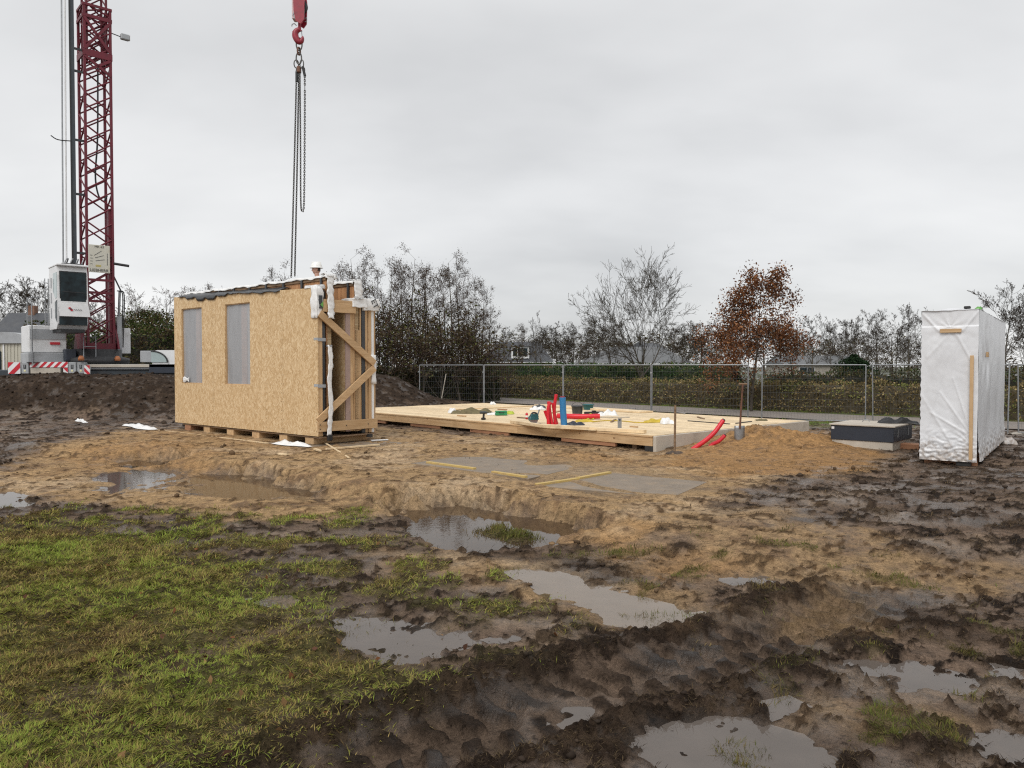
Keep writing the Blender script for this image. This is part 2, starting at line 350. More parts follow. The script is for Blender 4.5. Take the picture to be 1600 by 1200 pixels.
def line_dist(X, Y, pts):
    """distance, side and running length along a ground polyline"""
    xs = [p[0] for p in pts]; yy = [p[1] for p in pts]; g = 10
    near = (X > min(xs) - g) & (X < max(xs) + g) & (Y > min(yy) - g) & (Y < max(yy) + g)
    fd = np.full(X.shape, 1e3, np.float32); fs = np.full(X.shape, 1e3, np.float32); ft = np.zeros(X.shape, np.float32); X = X[near]; Y = Y[near]
    bd = np.full(X.shape, 1e9, np.float32); bs = np.zeros(X.shape, np.float32); bt = np.zeros(X.shape, np.float32); L = 0
    for i in range(len(pts) - 1):
        ax, ay = pts[i]; bx, by = pts[i + 1]; ex, ey = bx - ax, by - ay; l = math.hypot(ex, ey); wx, wy = X - ax, Y - ay
        t = np.clip((wx * ex + wy * ey) / (l * l), 0, 1); d = np.hypot(wx - ex * t, wy - ey * t)
        k = d < bd; bd[k] = d[k]; s = (ex * wy - ey * wx) / l; bs[k] = s[k]; bt[k] = (L + t * l)[k]; L += l
    fd[near] = bd; fs[near] = bs; ft[near] = bt
    return fd, fs, ft, L
def fine(pts, n=10): return [(p.x, p.y) for p in bend([(a, b, 0) for a, b in pts], n)]

LOW = -0.14
LOWP = W([(-1200, 700), (0, 702), (130, 707), (300, 724), (420, 742), (520, 766), (620, 786), (760, 795), (880, 817), (960, 832), (1040, 850), (1200, 880), (1400, 890), (1650, 900), (2300, 930), (2300, 1800), (-1200, 1800)], -.08)
PUD = [   # outline, level, dip
    ([(145, 748), (170, 738), (230, 732), (278, 738), (284, 756), (230, 768), (150, 768)], -.172, .022), ([(282, 746), (350, 738), (430, 751), (518, 773), (490, 784), (400, 784), (310, 772)], -.175, .024), ([(165, 728), (230, 718), (290, 722), (270, 730), (200, 734)], -.170, .02),
    ([(590, 790), (640, 787), (700, 789), (800, 799), (885, 816), (912, 831), (850, 848), (830, 862), (740, 872), (690, 858), (640, 832), (610, 812)], -.185, .06),
    ([(790, 892), (850, 888), (930, 905), (1000, 935), (1090, 955), (1110, 975), (1010, 985), (930, 965), (860, 930)], -.165, .016),
    ([(500, 985), (560, 960), (640, 972), (720, 985), (745, 1010), (690, 1035), (600, 1045), (520, 1025)], -.165, .010),
    ([(1000, 1135), (1060, 1112), (1150, 1125), (1240, 1150), (1290, 1185), (1280, 1260), (1100, 1260), (1010, 1190)], -.165, .024),
    ([(1300, 1030), (1360, 1022), (1440, 1035), (1520, 1055), (1500, 1078), (1420, 1082), (1340, 1060)], -.155, .035),
    ([(870, 1110), (930, 1098), (960, 1120), (930, 1150), (860, 1160)], -.195, .03),
    ([(1480, 1150), (1560, 1130), (1650, 1150), (1640, 1195), (1520, 1200)], -.16, .03),
    ([(-30, 775), (20, 770), (50, 780), (40, 792), (-30, 795)], -.165, .03),
    ([(1180, 1100), (1230, 1090), (1260, 1105), (1210, 1122)], -.16, .015),
    ([(1360, 1140), (1430, 1128), (1460, 1145), (1400, 1160)], -.155, .012),
    ([(1540, 1040), (1610, 1030), (1640, 1050), (1570, 1062)], -.15, .012), ([(940, 1175), (985, 1165), (990, 1200), (945, 1215)], -.17, .015),
    ([(380, 935), (440, 928), (470, 945), (410, 955)], -.162, .010), ([(760, 1000), (800, 990), (830, 1003), (790, 1014)], -.16, .010),
    ([(1130, 905), (1190, 900), (1210, 912), (1150, 918)], -.15, .010),
]
ROAD = [(-20, 70), (-9, 57), (-1.5, 45.8), (6.6, 35.8), (12.9, 29.2), (20.5, 22.5), (32, 13.5)]
FENCE_Z = -.30
RUT = fine([G(a, b, LOW) for a, b in [(380, 1290), (560, 1192), (760, 1128), (960, 1066), (1150, 1006), (1290, 962), (1400, 926)]])
FAINT = [fine([G(a, b, LOW / 2) for a, b in q]) for q in (
    [(960, 900), (1200, 830), (1400, 795), (1700, 770)], [(1040, 950), (1250, 885), (1450, 842), (1750, 812)],
    [(1080, 800), (1300, 764), (1500, 747), (1750, 738)], [(40, 812), (250, 776), (420, 790), (560, 800)],
    [(230, 1030), (420, 965), (600, 928), (760, 905)], [(330, 700), (520, 722), (760, 716), (1000, 730), (1180, 745)], [(600, 765), (800, 752), (1000, 788), (1300, 800)])]
HEAP = (5.75, 16.9)

def terrain(X, Y, cell, detail=True):
    X = np.asarray(X, np.float64); Y = np.asarray(Y, np.float64); cell = np.asarray(cell, np.float32)
    U, V = UV(X, Y)
    wob = .035 * pn(X / .9 + 11, Y / .9, 3) + .02 * pn(X / .3, Y / .3 + 5, 4)
    o = {}
    sdl = poly_sdf(U, V, LOWP) + wob * .7; wide = sstep(.12, .3, U); low = lerp(sstep(-.05, .045, sdl), sstep(-.16, .10, sdl), wide)
    o['low'] = low
    h = LOW * low
    # land falls a little towards the fence, rises behind the soil bank
    far = sstep(19, 25, Y + .35 * X - 3) * sstep(-7, 1, X)
    h = lerp(h, FENCE_Z, far)
    h = lerp(h, .3, sstep(28, 31, Y) * sstep(-6, -10, X))
    h += .10 * pn(X / 7, Y / 7, 9) * (1 - far) * sstep(16, 22, Y)
    # soil bank
    d, s, t, L = line_dist(X, Y, fine([(-60, 24), (-24, 26.2), (-14, 27.6), (-5.6, 30.2)], 6))
    end = np.hypot(X + 5.6, Y - 30.2)
    wdt = np.where(s > 0, 3.4, 4.6) * (1 + .25 * pn(X / 3.1, Y / 3.1, 12))
    q = np.clip(1 - d / wdt, 0, 1); bank = (q * q * (3 - 2 * q)) * (1.42 + .22 * pn(X / 2.6 + 3, Y / 2.6, 13))
    o['bank'] = np.clip(bank / .5, 0, 1)
    h = h + bank
    # heap of orange sand
    hd = np.hypot((X - HEAP[0]) * .8 + (Y - HEAP[1]) * .25, (Y - HEAP[1]) * 1.0 - (X - HEAP[0]) * .1)
    heap = np.exp(-(hd / 1.1) ** 2) * .31 + np.exp(-(np.hypot(X - 5.0, Y - 15.6) / .9) ** 2) * .10
    o['heap'] = heap
    h = h + heap * (1 + .4 * pn(X / .5, Y / .5, 15) + .25 * pn(X / .16, Y / .16, 16))
    # sandy ridges pushed up on the left of the pad
    lump = np.exp(-(line_dist(X, Y, fine([G(a, b, 0) for a, b in [(-60, 690), (120, 700), (200, 690), (330, 712), (480, 735), (640, 765), (800, 778), (930, 800)]], 5))[0] / .55) ** 2)
    h = h + lump * (.045 + .06 * pn(X / .8, Y / .8, 17))
    lump2 = np.exp(-(line_dist(X, Y, fine([G(a, b, 0) for a, b in [(540, 712), (700, 700), (800, 706), (900, 720)]], 5))[0] / .7) ** 2)
    h = h + lump2 * (.03 + .06 * pn(X / .7, Y / .7, 18))
    dfr = line_dist(X, Y, [(2.6, 15.3), (-6.2, 24.9)])[0]; h = h - .075 * np.exp(-(dfr / .6) ** 2)
    # masks of the soil
    def m(poly, z, f=.035, a=1.0, k=1.0):
        return sstep(-f, f, poly_sdf(U, V, W(poly, z)) + wob * a) * k
    sand = m([(30, 705), (200, 672), (600, 666), (700, 675), (1000, 700), (1080, 690), (1330, 688), (1390, 715), (1260, 738), (1170, 765), (1100, 800), (1000, 832), (900, 832), (760, 796), (620, 790), (520, 782), (500, 790), (330, 792), (120, 768), (-60, 755)], 0, .04, 1.3)
    sand = np.maximum(sand, m([(600, 868), (700, 850), (800, 872), (900, 890), (1060, 925), (1110, 965), (960, 990), (840, 940), (700, 905)], LOW, .05, 1.8, .8))
    sand = np.maximum(sand, m([(960, 800), (1200, 800), (1400, 850), (1600, 905), (1500, 935), (1250, 895), (1050, 880)], -.05, .06, 2.2, .75))
    sand = np.maximum(sand, m([(1240, 925), (1320, 905), (1430, 930), (1380, 985), (1270, 1000), (1220, 985)], LOW, .05, 2.0, .4))
    sand = np.maximum(sand, m([(1280, 1110), (1420, 1090), (1600, 1130), (1600, 1160), (1420, 1150)], LOW, .04, 2.2, .5))
    orange = m([(1030, 705), (1150, 668), (1240, 660), (1330, 690), (1400, 715), (1310, 742), (1150, 740), (1040, 725)], .02, .04, 1.2)
    orange = np.maximum(orange, m([(120, 700), (240, 690), (330, 700), (360, 725), (240, 735), (110, 720)], 0, .03, 1.2, .6))
    orange = np.maximum(orange, m([(830, 705), (1000, 712), (1010, 724), (860, 722)], 0, .03, 1.2, .6))
    orange = np.maximum(orange, m([(860, 822), (1000, 830), (1100, 850), (1150, 885), (1020, 890), (930, 860)], -.05, .05, 1.8, .75))
    grass = m([(-900, 818), (100, 818), (240, 842), (420, 905), (560, 985), (650, 1085), (610, 1160), (520, 1300), (-900, 1500)], LOW, .06, 2.0)
    tuft = sstep(-.15, .35, pn(X / .55 + 4, Y / .55, 21) + .6 * pn(X / .22, Y / .22, 22))
    sparse = m([(-100, 800), (250, 796), (560, 795), (640, 850), (760, 890), (870, 925), (965, 985), (850, 1050), (620, 1120), (400, 950), (240, 850)], LOW, .05, 2.0) * tuft
    tuft2 = sstep(.30, .62, pn(X / .45 + 9, Y / .45, 23) + .5 * pn(X / .2, Y / .2, 24))
    sparse2 = m([(860, 868), (1200, 845), (1500, 930), (1750, 950), (1800, 1300), (900, 1300), (1180, 1060), (960, 975)], LOW, .05, 1.0, .8) * tuft2
    isl = m([(732, 830), (790, 823), (838, 836), (820, 850), (760, 842)], -.185, .02, .5)
    bog = m([(470, 950), (600, 935), (780, 975), (790, 1030), (680, 1060), (500, 1050)], LOW, .05, 1.0)
    isl = np.maximum(isl, 0)
    grass = np.maximum(grass, sparse * .85 * (1 - .9 * bog)); o['lawn'] = grass.copy()
    grass = np.maximum(grass, np.maximum(sparse2 * .7, isl))
    # ruts
    rd, rs, rt, L = line_dist(X, Y, RUT)
    fade = sstep(L, L - .4, rt + .15 * pn(X / .3, Y / .3, 31))
    rs = rs + .035 * pn(X / .5, Y / .5, 32)
    rut = np.exp(-(rs / .27) ** 6) * fade * (rd < 1.2)
    rid = (np.exp(-((rs - .44) / .15) ** 2) * (1.0 + .5 * pn(X / .35, Y / .35, 33)) + .3 * np.exp(-((rs + .44) / .13) ** 2) * (1 + .8 * pn(X / .35, Y / .35, 34))) * fade * (rd < 1.4)
    lug = sstep(-.1, .3, np.sin(2 * np.pi * (rt / .21 + np.where(rs > 0, rs, -rs + .105 * 0) * 1.5) + np.where(rs > 0, 0, np.pi)) + .25 * pn(X / .12, Y / .12, 36)) * sstep(.02, .06, np.abs(rs))
    h = h - rut * .085 + rid * .042 + rut * lug * .055 * (1 + .4 * pn(X / .1, Y / .1, 35))
    edge = np.clip(rid, 0, 1); trackmud = np.clip(np.exp(-(rd / .62) ** 4) * fade, 0, 1)
    o['rid'] = edge
    fa = np.zeros_like(h)
    for i, fl in enumerate(FAINT):
        fd, fs, ft, fL = line_dist(X, Y, fl); fs = fs + .1 * pn(X / .8, Y / .8, 40 + i)
        wd = .20
        g = np.exp(-(fs / wd) ** 4) * (fd < 1); r2 = np.exp(-((np.abs(fs) - .33) / .1) ** 2) * (fd < 1)
        lg = np.sin(2 * np.pi * ft / .19 + 5 * np.abs(fs)) * g
        amp = sstep(-.3, .5, pn(ft / 1.3, fs * 0 + i, 50 + i) + .3)
        h = h + amp * (-.025 * g + .018 * r2 * (1 + .6 * pn(X / .25, Y / .25, 60 + i)) + .013 * lg); fa = np.maximum(fa, g * amp)
    grass = grass * (1 - .92 * trackmud) * (1 - .5 * fa)
    o['trackmud'] = trackmud; o['rut'] = rut; o['lug'] = lug
    # puddles
    pud = np.zeros_like(h); lev = np.zeros_like(h)
    SD = [poly_sdf(U, V, W(pp, lv)) + wob * .9 + .02 * pn(X / .2, Y / .2, 19) + .012 * pn(X / .08, Y / .08, 20) for (pp, lv, dip) in PUD]
    for sd, (pp, lv, dip) in zip(SD, PUD):
        h = np.maximum(h, lerp(h, lv + .02, sstep(-.055, -.025, sd)))
    for sd, (pp, lv, dip) in zip(SD, PUD):
        g = sstep(-.022, .022, sd); k = g > pud; lev[k] = lv; pud = np.maximum(pud, g)
        h = lerp(h, lv - dip, g * .96)
    h = h + isl * .085
    o['pud'] = pud
    if 'plate': plat = m([(640, 722), (720, 710), (930, 722), (1090, 748), (1120, 765), (1060, 778), (900, 772), (830, 757)], 0, .03, .3)
    o['plate'] = plat
    o['sand'] = sand; o['orange'] = orange; o['grass'] = grass; o['far'] = far
    rdist = line_dist(X, Y, fine(ROAD, 6))[0]; o['rdist'] = rdist
    h = lerp(h, np.minimum(h, FENCE_Z), sstep(4.0, 2.6, rdist) * sstep(-8, -4, X))
    # clods and grain
    calm = np.clip(1 - .5 * pud, 0, 1) * (1 - .6 * plat) * sstep(2.2, 3.2, rdist) * (1 - .45 * rut)
    mud = np.clip(1 - np.maximum(sand * .75, grass * .55), .12, 1); o['mud'] = mud
    det = np.zeros_like(h)
    def octv(wl, amp, seed, kind=0, sx=1.0):
        att = sstep(.75, .33, cell / wl)
        if not np.any(att > 0): return 0
        v = pn(X / wl / sx, Y / wl, seed)
        if kind == 1: v = .55 - np.abs(v) * 1.7      # ridged
        if kind == 2: v = np.abs(v) * 1.9 - .45      # lumpy
        return v * amp * att
    det += octv(1.7, .022, 70) + octv(.62, .014, 71, 2, 1.3) + octv(.30, .016, 72, 2) + octv(.15, .020, 73, 2) + octv(.08, .021, 74, 2) + octv(.042, .016, 75, 2) + octv(.021, .010, 76)
    def at(wl): return sstep(1.6, .6, cell / wl)
    kn = .55 * pn(X / .5, Y / .5, 80) + .75 * pn(X / .23, Y / .23, 81) * at(.23) + .75 * pn(X / .09, Y / .09, 82) * at(.09) + .4 * pn(X / .038, Y / .038, 83) * at(.038)
    thr = .08 + .24 * np.maximum(sand, .8 * orange) - .32 * np.clip(edge, 0, 1) - .35 * trackmud * (1 - rut) - .45 * o['bank'] + .12 * pud + .8 * plat - .12 * grass + 1.1 * rut
    clump = sstep(thr, thr + .20, kn)
    det = det * (.16 + .95 * clump) + .011 * clump
    det = det * lerp(.55, 1.0, mud) * calm * (1 + .2 * edge + .9 * o['bank'] + .5 * lump)
    det = det + grass * (.020 * np.abs(pn(X / .16, Y / .11, 85)) + .010 * pn(X / .06, Y / .05, 86) * at(.06)) * at(.16) * (1 - pud)
    o['det'] = det
    h = h + det
    o['h'] = h; o['clump'] = clump
    o['wet'] = np.clip((1 - clump) * mud * sstep(-.6, .2, pn(X / 1.4, Y / 1.4, 79)) + .7 * pud + .5 * rut * (1 - lug), 0, 1)
    return o

# ------------------------------------------------------------------ ground sheet
ys = [-1.2]
while ys[-1] < 900:
    y = ys[-1]; ya = max(y, 2.5)
    if y < 2.2: st = .1
    elif y < 34: st = min(max(ya * ya / 1300 * 1.35, .006), .064 + max(0, y - 12) * .0022)
    else: st = .11 * (y / 34) ** 2.6
    ys.append(y + st)
ys = np.array(ys); NU = 740
us = np.linspace(-.86, .86, NU)
us = np.concatenate([[-6, -3, -1.6, -1.1], us, [1.1, 1.6, 3, 6]]); NU = len(us)
GY, GU = np.meshgrid(ys, us, indexing='ij'); GX = GU * (GY + 1.6)
dyr = np.gradient(ys); CELL = np.maximum(np.abs(dyr)[:, None] * .8, np.gradient(us)[None, :] * (GY + 1.6)).astype(np.float32)
CELLA = (np.abs(dyr)[:, None] * np.gradient(us)[None, :] * (GY + 1.6)).ravel()
X, Y = GX.ravel(), GY.ravel()
T = terrain(X, Y, CELL.ravel())
nr = len(ys); idx = np.arange(nr * NU).reshape(nr, NU)
F = np.stack([idx[:-1, :-1].ravel(), idx[:-1, 1:].ravel(), idx[1:, 1:].ravel(), idx[1:, :-1].ravel()], 1)
gme = np_mesh("ground", np.stack([X, Y, T['h']], 1), F, True)
# soil colours
def tone(seed, s): return pn(X / s, Y / s, seed)
nA, nB, nC, nD = tone(101, 1.6), tone(102, .45), tone(103, .13), tone(104, .05)
att = sstep(1.6, .8, CELL.ravel() / .13); nC = nC * att; nD = nD * sstep(1.4, .6, CELL.ravel() / .05)
C = np.tile(np.array([.16, .113, .082], np.float32), (len(X), 1))
C = mixc3(C, (.225, .162, .112), sstep(.05, .6, -nA * .6 + .7 * nB))
C = mixc3(C, (.090, .062, .043), sstep(.1, .6, nA * .8 + .5 * nB))
dk = np.tile(np.array([.030, .020, .014], np.float32), (len(X), 1)); dk = mixc3(dk, (.066, .045, .029), sstep(.0, .6, nB + .5 * nC)); dk = mixc3(dk, (.014, .010, .008), sstep(.1, .6, -nB + .6 * nC))
C = C + (dk - C) * np.clip(T['clump'] * .95, 0, 1)[:, None]
C = mixc3(C, (.034, .023, .016), T['bank'] * .7)
C = mixc3(C, (.155, .110, .079), np.clip(T['rut'] * (1 - T['lug']), 0, 1) * .85)  # wet rut floor kept pale: the tread's shading is painted into the colour
C = mixc3(C, (.026, .018, .013), np.clip(T['rut'] * T['lug'], 0, 1) * .85)  # lug tops darkened in colour so the tread shows under flat light
C = mixc3(C, (.030, .020, .014), np.clip(T['rid'] + T['trackmud'] * .5 * (1 - T['rut']), 0, 1) * .55)
sd = np.tile(np.array([.36, .238, .125], np.float32), (len(X), 1))
sd = mixc3(sd, (.45, .325, .20), sstep(.0, .7, nA + .6 * nB))
sd = mixc3(sd, (.21, .128, .064), sstep(.1, .65, -nA * .5 + nB * .7 + .45 * nC))
sd = mixc3(sd, (.33, .185, .078), np.clip(T['orange'] * .85 + sstep(.35, .8, nB + nA * .5) * .3, 0, 1))
sd = mixc3(sd, (.17, .10, .05), sstep(.25, .75, nC + .5 * nB + .6 * nD) * .65)
sd = mixc3(sd, (.10, .060, .031), T['clump'] * .85 * (1 - .5 * T['orange']))
C = C + (sd - C) * np.clip(np.maximum(T['sand'], T['orange']) * (1 - .3 * sstep(.2, .7, nC * .5 + nB * .7)), 0, 1)[:, None]
gc = np.tile(np.array([.095, .085, .032], np.float32), (len(X), 1)); gc = mixc3(gc, (.05, .04, .02), sstep(.0, .5, nB + nC))
C = mixc3(C, gc, T['grass'] * .8)
C = mixc3(C, (.20, .155, .105), T['plate'] * .35)
C = mixc3(C, (.23, .165, .105), T['pud'] * .5 * T['sand'])
verge = sstep(8, 4.5, T['rdist']) * sstep(-3, 2, X + (Y - 46) * .1) * sstep(2.2, 2.6, T['rdist']) * sstep(24, 27, Y)
C = mixc3(C, (.10, .135, .03), verge * sstep(-.5, .2, nB))
beyond = sstep(50, 65, Y); C = mixc3(C, (.06, .065, .03), beyond)
# damp soil is darker than dry soil
C = C * (1 - .28 * T['wet'])[:, None] * (1 + .10 * nD + .08 * nC)[:, None]
color_attr(gme, np.clip(C, .008, .9))
rg = lerp(.80, .22, np.clip(T['wet'] * (.75 + .6 * nB), 0, 1)) ; rg = lerp(rg, .9, T['sand'] * .6 * (1 - T['pud'])); rg = lerp(rg, .92, T['grass'] * .7)
float_attr(gme, np.clip(rg, .16, .95), "rough")
float_attr(gme, np.clip(.06 + .5 * T['wet'] * (1 - .8 * T['grass']) * sstep(-.3, .4, nB + .5 * nC), 0, 1), "gloss")
m = bpy.data.materials.new("soil"); m.use_nodes = True; t = m.node_tree; n = t.nodes; b = n["Principled BSDF"]
a = n.new("ShaderNodeAttribute"); a.attribute_name = "Col"; ar = n.new("ShaderNodeAttribute"); ar.attribute_name = "rough"
tcn = n.new("ShaderNodeTexCoord")
def snoise(scale, det, rough, lo, hi, a0, a1):
    nz = n.new("ShaderNodeTexNoise"); nz.inputs['Scale'].default_value = scale; nz.inputs['Detail'].default_value = det; nz.inputs['Roughness'].default_value = rough; t.links.new(tcn.outputs['Object'], nz.inputs['Vector'])
    mr = n.new("ShaderNodeMapRange"); mr.inputs[1].default_value = lo; mr.inputs[2].default_value = hi; mr.inputs[3].default_value = a0; mr.inputs[4].default_value = a1; t.links.new(nz.outputs[0], mr.inputs[0]); return nz, mr
nz, mr = snoise(48, 6, .75, .3, .7, .68, 1.42); nz2, mr2 = snoise(8.5, 9, .72, .34, .64, .66, 1.42); nz3, mr3 = snoise(20, 6, .7, .54, .66, 1.05, .45)
vm = None; src = a.outputs['Color']
for q in (mr, mr2, mr3):
    vm = n.new("ShaderNodeVectorMath"); vm.operation = 'SCALE'; t.links.new(src, vm.inputs[0]); t.links.new(q.outputs[0], vm.inputs['Scale']); src = vm.outputs[0]
t.links.new(src, b.inputs['Base Color']); asp = n.new("ShaderNodeAttribute"); asp.attribute_name = "gloss"; t.links.new(asp.outputs['Fac'], b.inputs['Specular IOR Level'])
rm = n.new("ShaderNodeMath"); rm.operation = 'MULTIPLY'; t.links.new(ar.outputs['Fac'], rm.inputs[0]); mrr = n.new("ShaderNodeMapRange"); mrr.inputs[1].default_value = .35; mrr.inputs[2].default_value = .65; mrr.inputs[3].default_value = .7; mrr.inputs[4].default_value = 1.3; t.links.new(nz2.outputs[0], mrr.inputs[0]); t.links.new(mrr.outputs[0], rm.inputs[1]); t.links.new(rm.outputs[0], b.inputs['Roughness'])
bp = n.new("ShaderNodeBump"); bp.inputs['Strength'].default_value = .8; bp.inputs['Distance'].default_value = .02; t.links.new(nz.outputs[0], bp.inputs['Height'])
bp2 = n.new("ShaderNodeBump"); bp2.inputs['Strength'].default_value = .8; bp2.inputs['Distance'].default_value = .06; t.links.new(nz2.outputs[0], bp2.inputs['Height']); t.links.new(bp2.outputs[0], bp.inputs['Normal']); t.links.new(bp.outputs[0], b.inputs['Normal'])
M['soil'] = m
ground = link("ground", gme, m); tag(ground, "muddy churned building ground of sand, dark mud and trampled grass", "ground", kind="structure")
_hy = ys; _hg = T['h'].reshape(nr, NU)
def ground_z(x, y):
    i = int(np.clip(np.searchsorted(_hy, y), 1, nr - 1)); u = x / (y + 1.6); j = int(np.clip(np.searchsorted(us, u), 1, NU - 1))
    return float(_hg[i, j])

# puddle water
def water_material(name, col, rough):
    m = bpy.data.materials.new(name); m.use_nodes = True; t = m.node_tree; n = t.nodes; b = n["Principled BSDF"]
    tcn = n.new("ShaderNodeTexCoord"); nz = n.new("ShaderNodeTexNoise"); nz.inputs['Scale'].default_value = 3; nz.inputs['Detail'].default_value = 3; t.links.new(tcn.outputs['Object'], nz.inputs['Vector'])
    rp = n.new("ShaderNodeValToRGB"); c = Vector(col); rp.color_ramp.elements[0].color = (*(c * .75), 1); rp.color_ramp.elements[1].color = (*(c * 1.2), 1); t.links.new(nz.outputs[0], rp.inputs[0]); t.links.new(rp.outputs[0], b.inputs['Base Color'])
    n.remove(b); df = n.new("ShaderNodeBsdfDiffuse"); t.links.new(rp.outputs[0], df.inputs[0]); tr = n.new("ShaderNodeBsdfTransparent"); tr.inputs[0].default_value = (.80, .72, .62, 1)
    m1 = n.new("ShaderNodeMixShader"); m1.inputs[0].default_value = .5; t.links.new(tr.outputs[0], m1.inputs[1]); t.links.new(df.outputs[0], m1.inputs[2])
    n2 = n.new("ShaderNodeTexNoise"); n2.inputs['Scale'].default_value = 14; n2.inputs['Detail'].default_value = 2; t.links.new(tcn.outputs['Object'], n2.inputs['Vector'])
    bp = n.new("ShaderNodeBump"); bp.inputs['Strength'].default_value = .06; bp.inputs['Distance'].default_value = .01; t.links.new(n2.outputs[0], bp.inputs['Height'])
    gl = n.new("ShaderNodeBsdfGlossy"); gl.inputs['Roughness'].default_value = rough; t.links.new(bp.outputs[0], gl.inputs['Normal']); fr = n.new("ShaderNodeFresnel"); fr.inputs[0].default_value = 1.36; t.links.new(bp.outputs[0], fr.inputs['Normal'])
    m2 = n.new("ShaderNodeMixShader"); t.links.new(fr.outputs[0], m2.inputs[0]); t.links.new(m1.outputs[0], m2.inputs[1]); t.links.new(gl.outputs[0], m2.inputs[2]); t.links.new(m2.outputs[0], n["Material Output"].inputs[0])
    return m
WM = [water_material('brown_water', (.12, .08, .05), .02), water_material('grey_water', (.24, .205, .18), .02), water_material('milky_water', (.40, .33, .265), .05)]
for i, (pp, lv, dip) in enumerate(PUD):
    q = [G(a, b_, lv) for a, b_ in pp]; cx = sum(p[0] for p in q) / len(q); cy = sum(p[1] for p in q) / len(q)
    V = []
    for (x, y) in q:
        d = Vector((x - cx, y - cy)); l = d.length; d = d * (1 + min(.30, .014 * cy / max(l, .1) + .03)); V.append((cx + d.x, cy + d.y, lv))
    if sum(V[k][0] * V[(k + 1) % len(V)][1] - V[(k + 1) % len(V)][0] * V[k][1] for k in range(len(V))) < 0: V = V[::-1]
    me = bpy.data.meshes.new("puddle"); me.from_pydata(V, [], [tuple(range(len(V)))]); me.update()
    o = link("puddle", me, WM[{0: 1, 1: 0, 2: 0, 3: 0, 4: 2}.get(i, 1)]); tag(o, kind="structure")

# asphalt road beyond the fence
rp_ = fine(ROAD, 8); V = []; F_ = []
for i, (x, y) in enumerate(rp_):
    x0, y0 = rp_[max(0, i - 1)]; x1, y1 = rp_[min(len(rp_) - 1, i + 1)]; d = Vector((x1 - x0, y1 - y0)).normalized(); nn = Vector((-d.y, d.x))
    for s in (-1.9, -.6, .6, 1.9): V.append((x + nn.x * s, y + nn.y * s, FENCE_Z + .03 + .01 * (1 - abs(s) / 1.9)))
for i in range(len(rp_) - 1):
    for k in range(3): F_.append((i * 4 + k, i * 4 + k + 1, i * 4 + 5 + k, i * 4 + 4 + k))
me = bpy.data.meshes.new("road"); me.from_pydata(V, [], F_); me.update()
road = link("road", me, mat('asphalt', (.20, .175, .155), .8, .2, 3, bump=.2, bscale=80, dirt=(.24, .19, .14), dscale=.7)); tag(road, kind="structure")

# ------------------------------------------------------------------ grass blades, trampled
rng = np.random.default_rng(5)
SX, SY = X, Y
def scatter(wt, count):
    p = wt / wt.sum(); k = rng.choice(len(SX), count, p=p)
    j = CELL.ravel()[k]
    x = SX[k] + rng.uniform(-.5, .5, count) * j; y = SY[k] + rng.uniform(-.5, .5, count) * j
    return k, x, y, T['h'][k]
def blades(name, wt, count, ln, wd, cols, mat_, label, cat, flat=(.5, 1.35)):
    k, x, y, z = scatter(wt, count); n = count
    dist = np.maximum(Y[k], 2.5); big = np.clip(dist / 6, .8, 2.0)
    az = 5.5 * pn(x / .22, y / .16, 91) + 3 * pn(x / .9, y / .9, 94) + rng.normal(0, .65, n); tilt = rng.uniform(flat[0], flat[1], n)
    L = rng.uniform(ln[0], ln[1], n) * (.8 + .4 * pn(x / .4, y / .4, 92)) * np.clip(big, .9, 1.25); Wd = rng.uniform(wd[0], wd[1], n) * big
    dx, dy = np.cos(az), np.sin(az); st, ct = np.sin(tilt), np.cos(tilt)
    b0 = np.stack([x, y, z - .006], 1); dirm = np.stack([dx * st, dy * st, ct], 1)
    t2 = np.minimum(tilt + rng.uniform(.1, .7, n), 1.75); dir2 = np.stack([dx * np.sin(t2), dy * np.sin(t2), np.cos(t2)], 1)
    sx = np.stack([-dy, dx, rng.uniform(-.3, .3, n)], 1) * (Wd / 2)[:, None]
    m1 = b0 + dirm * (L * .45)[:, None]; tp = m1 + dir2 * (L * .55)[:, None]
    V = np.stack([b0, m1 - sx, m1 + sx, tp], 1).reshape(-1, 3)
    o = np.arange(n)[:, None] * 4
    Fq = np.concatenate([o + [0, 2, 1], o + [1, 2, 3]], 0)
    me = np_mesh(name, V, Fq)
    cols = np.array(cols, np.float32); sel = np.clip((pn(x / .8, y / .8, 93) * .6 + .52 + rng.normal(0, .28, n)) * len(cols), 0, len(cols) - 1e-3).astype(int)
    c = cols[sel] * rng.uniform(.7, 1.3, n)[:, None]; color_attr(me, np.repeat(c, 4, 0))
    ob = link(name, me, mat_); tag(ob, label, cat, kind="stuff"); return ob
bm_ = attr_mat('grass_blade', .75, .06, transl=.3)
ar_ = CELLA / np.maximum(Y, 2.2) ** 1.6 * (Y > 2.2) * (Y < 17) * (np.abs(X) < .74 * Y + .9)
lush = .35 + 1.3 * sstep(.9, -.9, (X + 1.5) / np.maximum(Y, 2) * 1.4 + .2) 
blades("grass", np.clip(T['lawn'] * T['grass'], 0, 1) ** .8 * ar_ * np.clip(1.1 - T['pud'], 0, 1) * lush * (1 + .5 * nB), 260000, (.03, .08), (.0036, .0072),
       [(.15, .10, .045), (.35, .26, .10), (.31, .265, .08), (.27, .26, .06), (.265, .285, .06), (.265, .335, .06)], bm_, "trampled green and olive lawn grass on the near ground", "grass", (.5, 1.35))
blades("grass_tufts", np.clip(T['grass'] - T['lawn'] * .9, 0, 1) * ar_, 26000, (.04, .10), (.003, .006),
       [(.19, .14, .06), (.15, .12, .042), (.13, .125, .034), (.12, .135, .032)], bm_, "small tufts of grass left standing in the mud", "grass", (.25, 1.2))
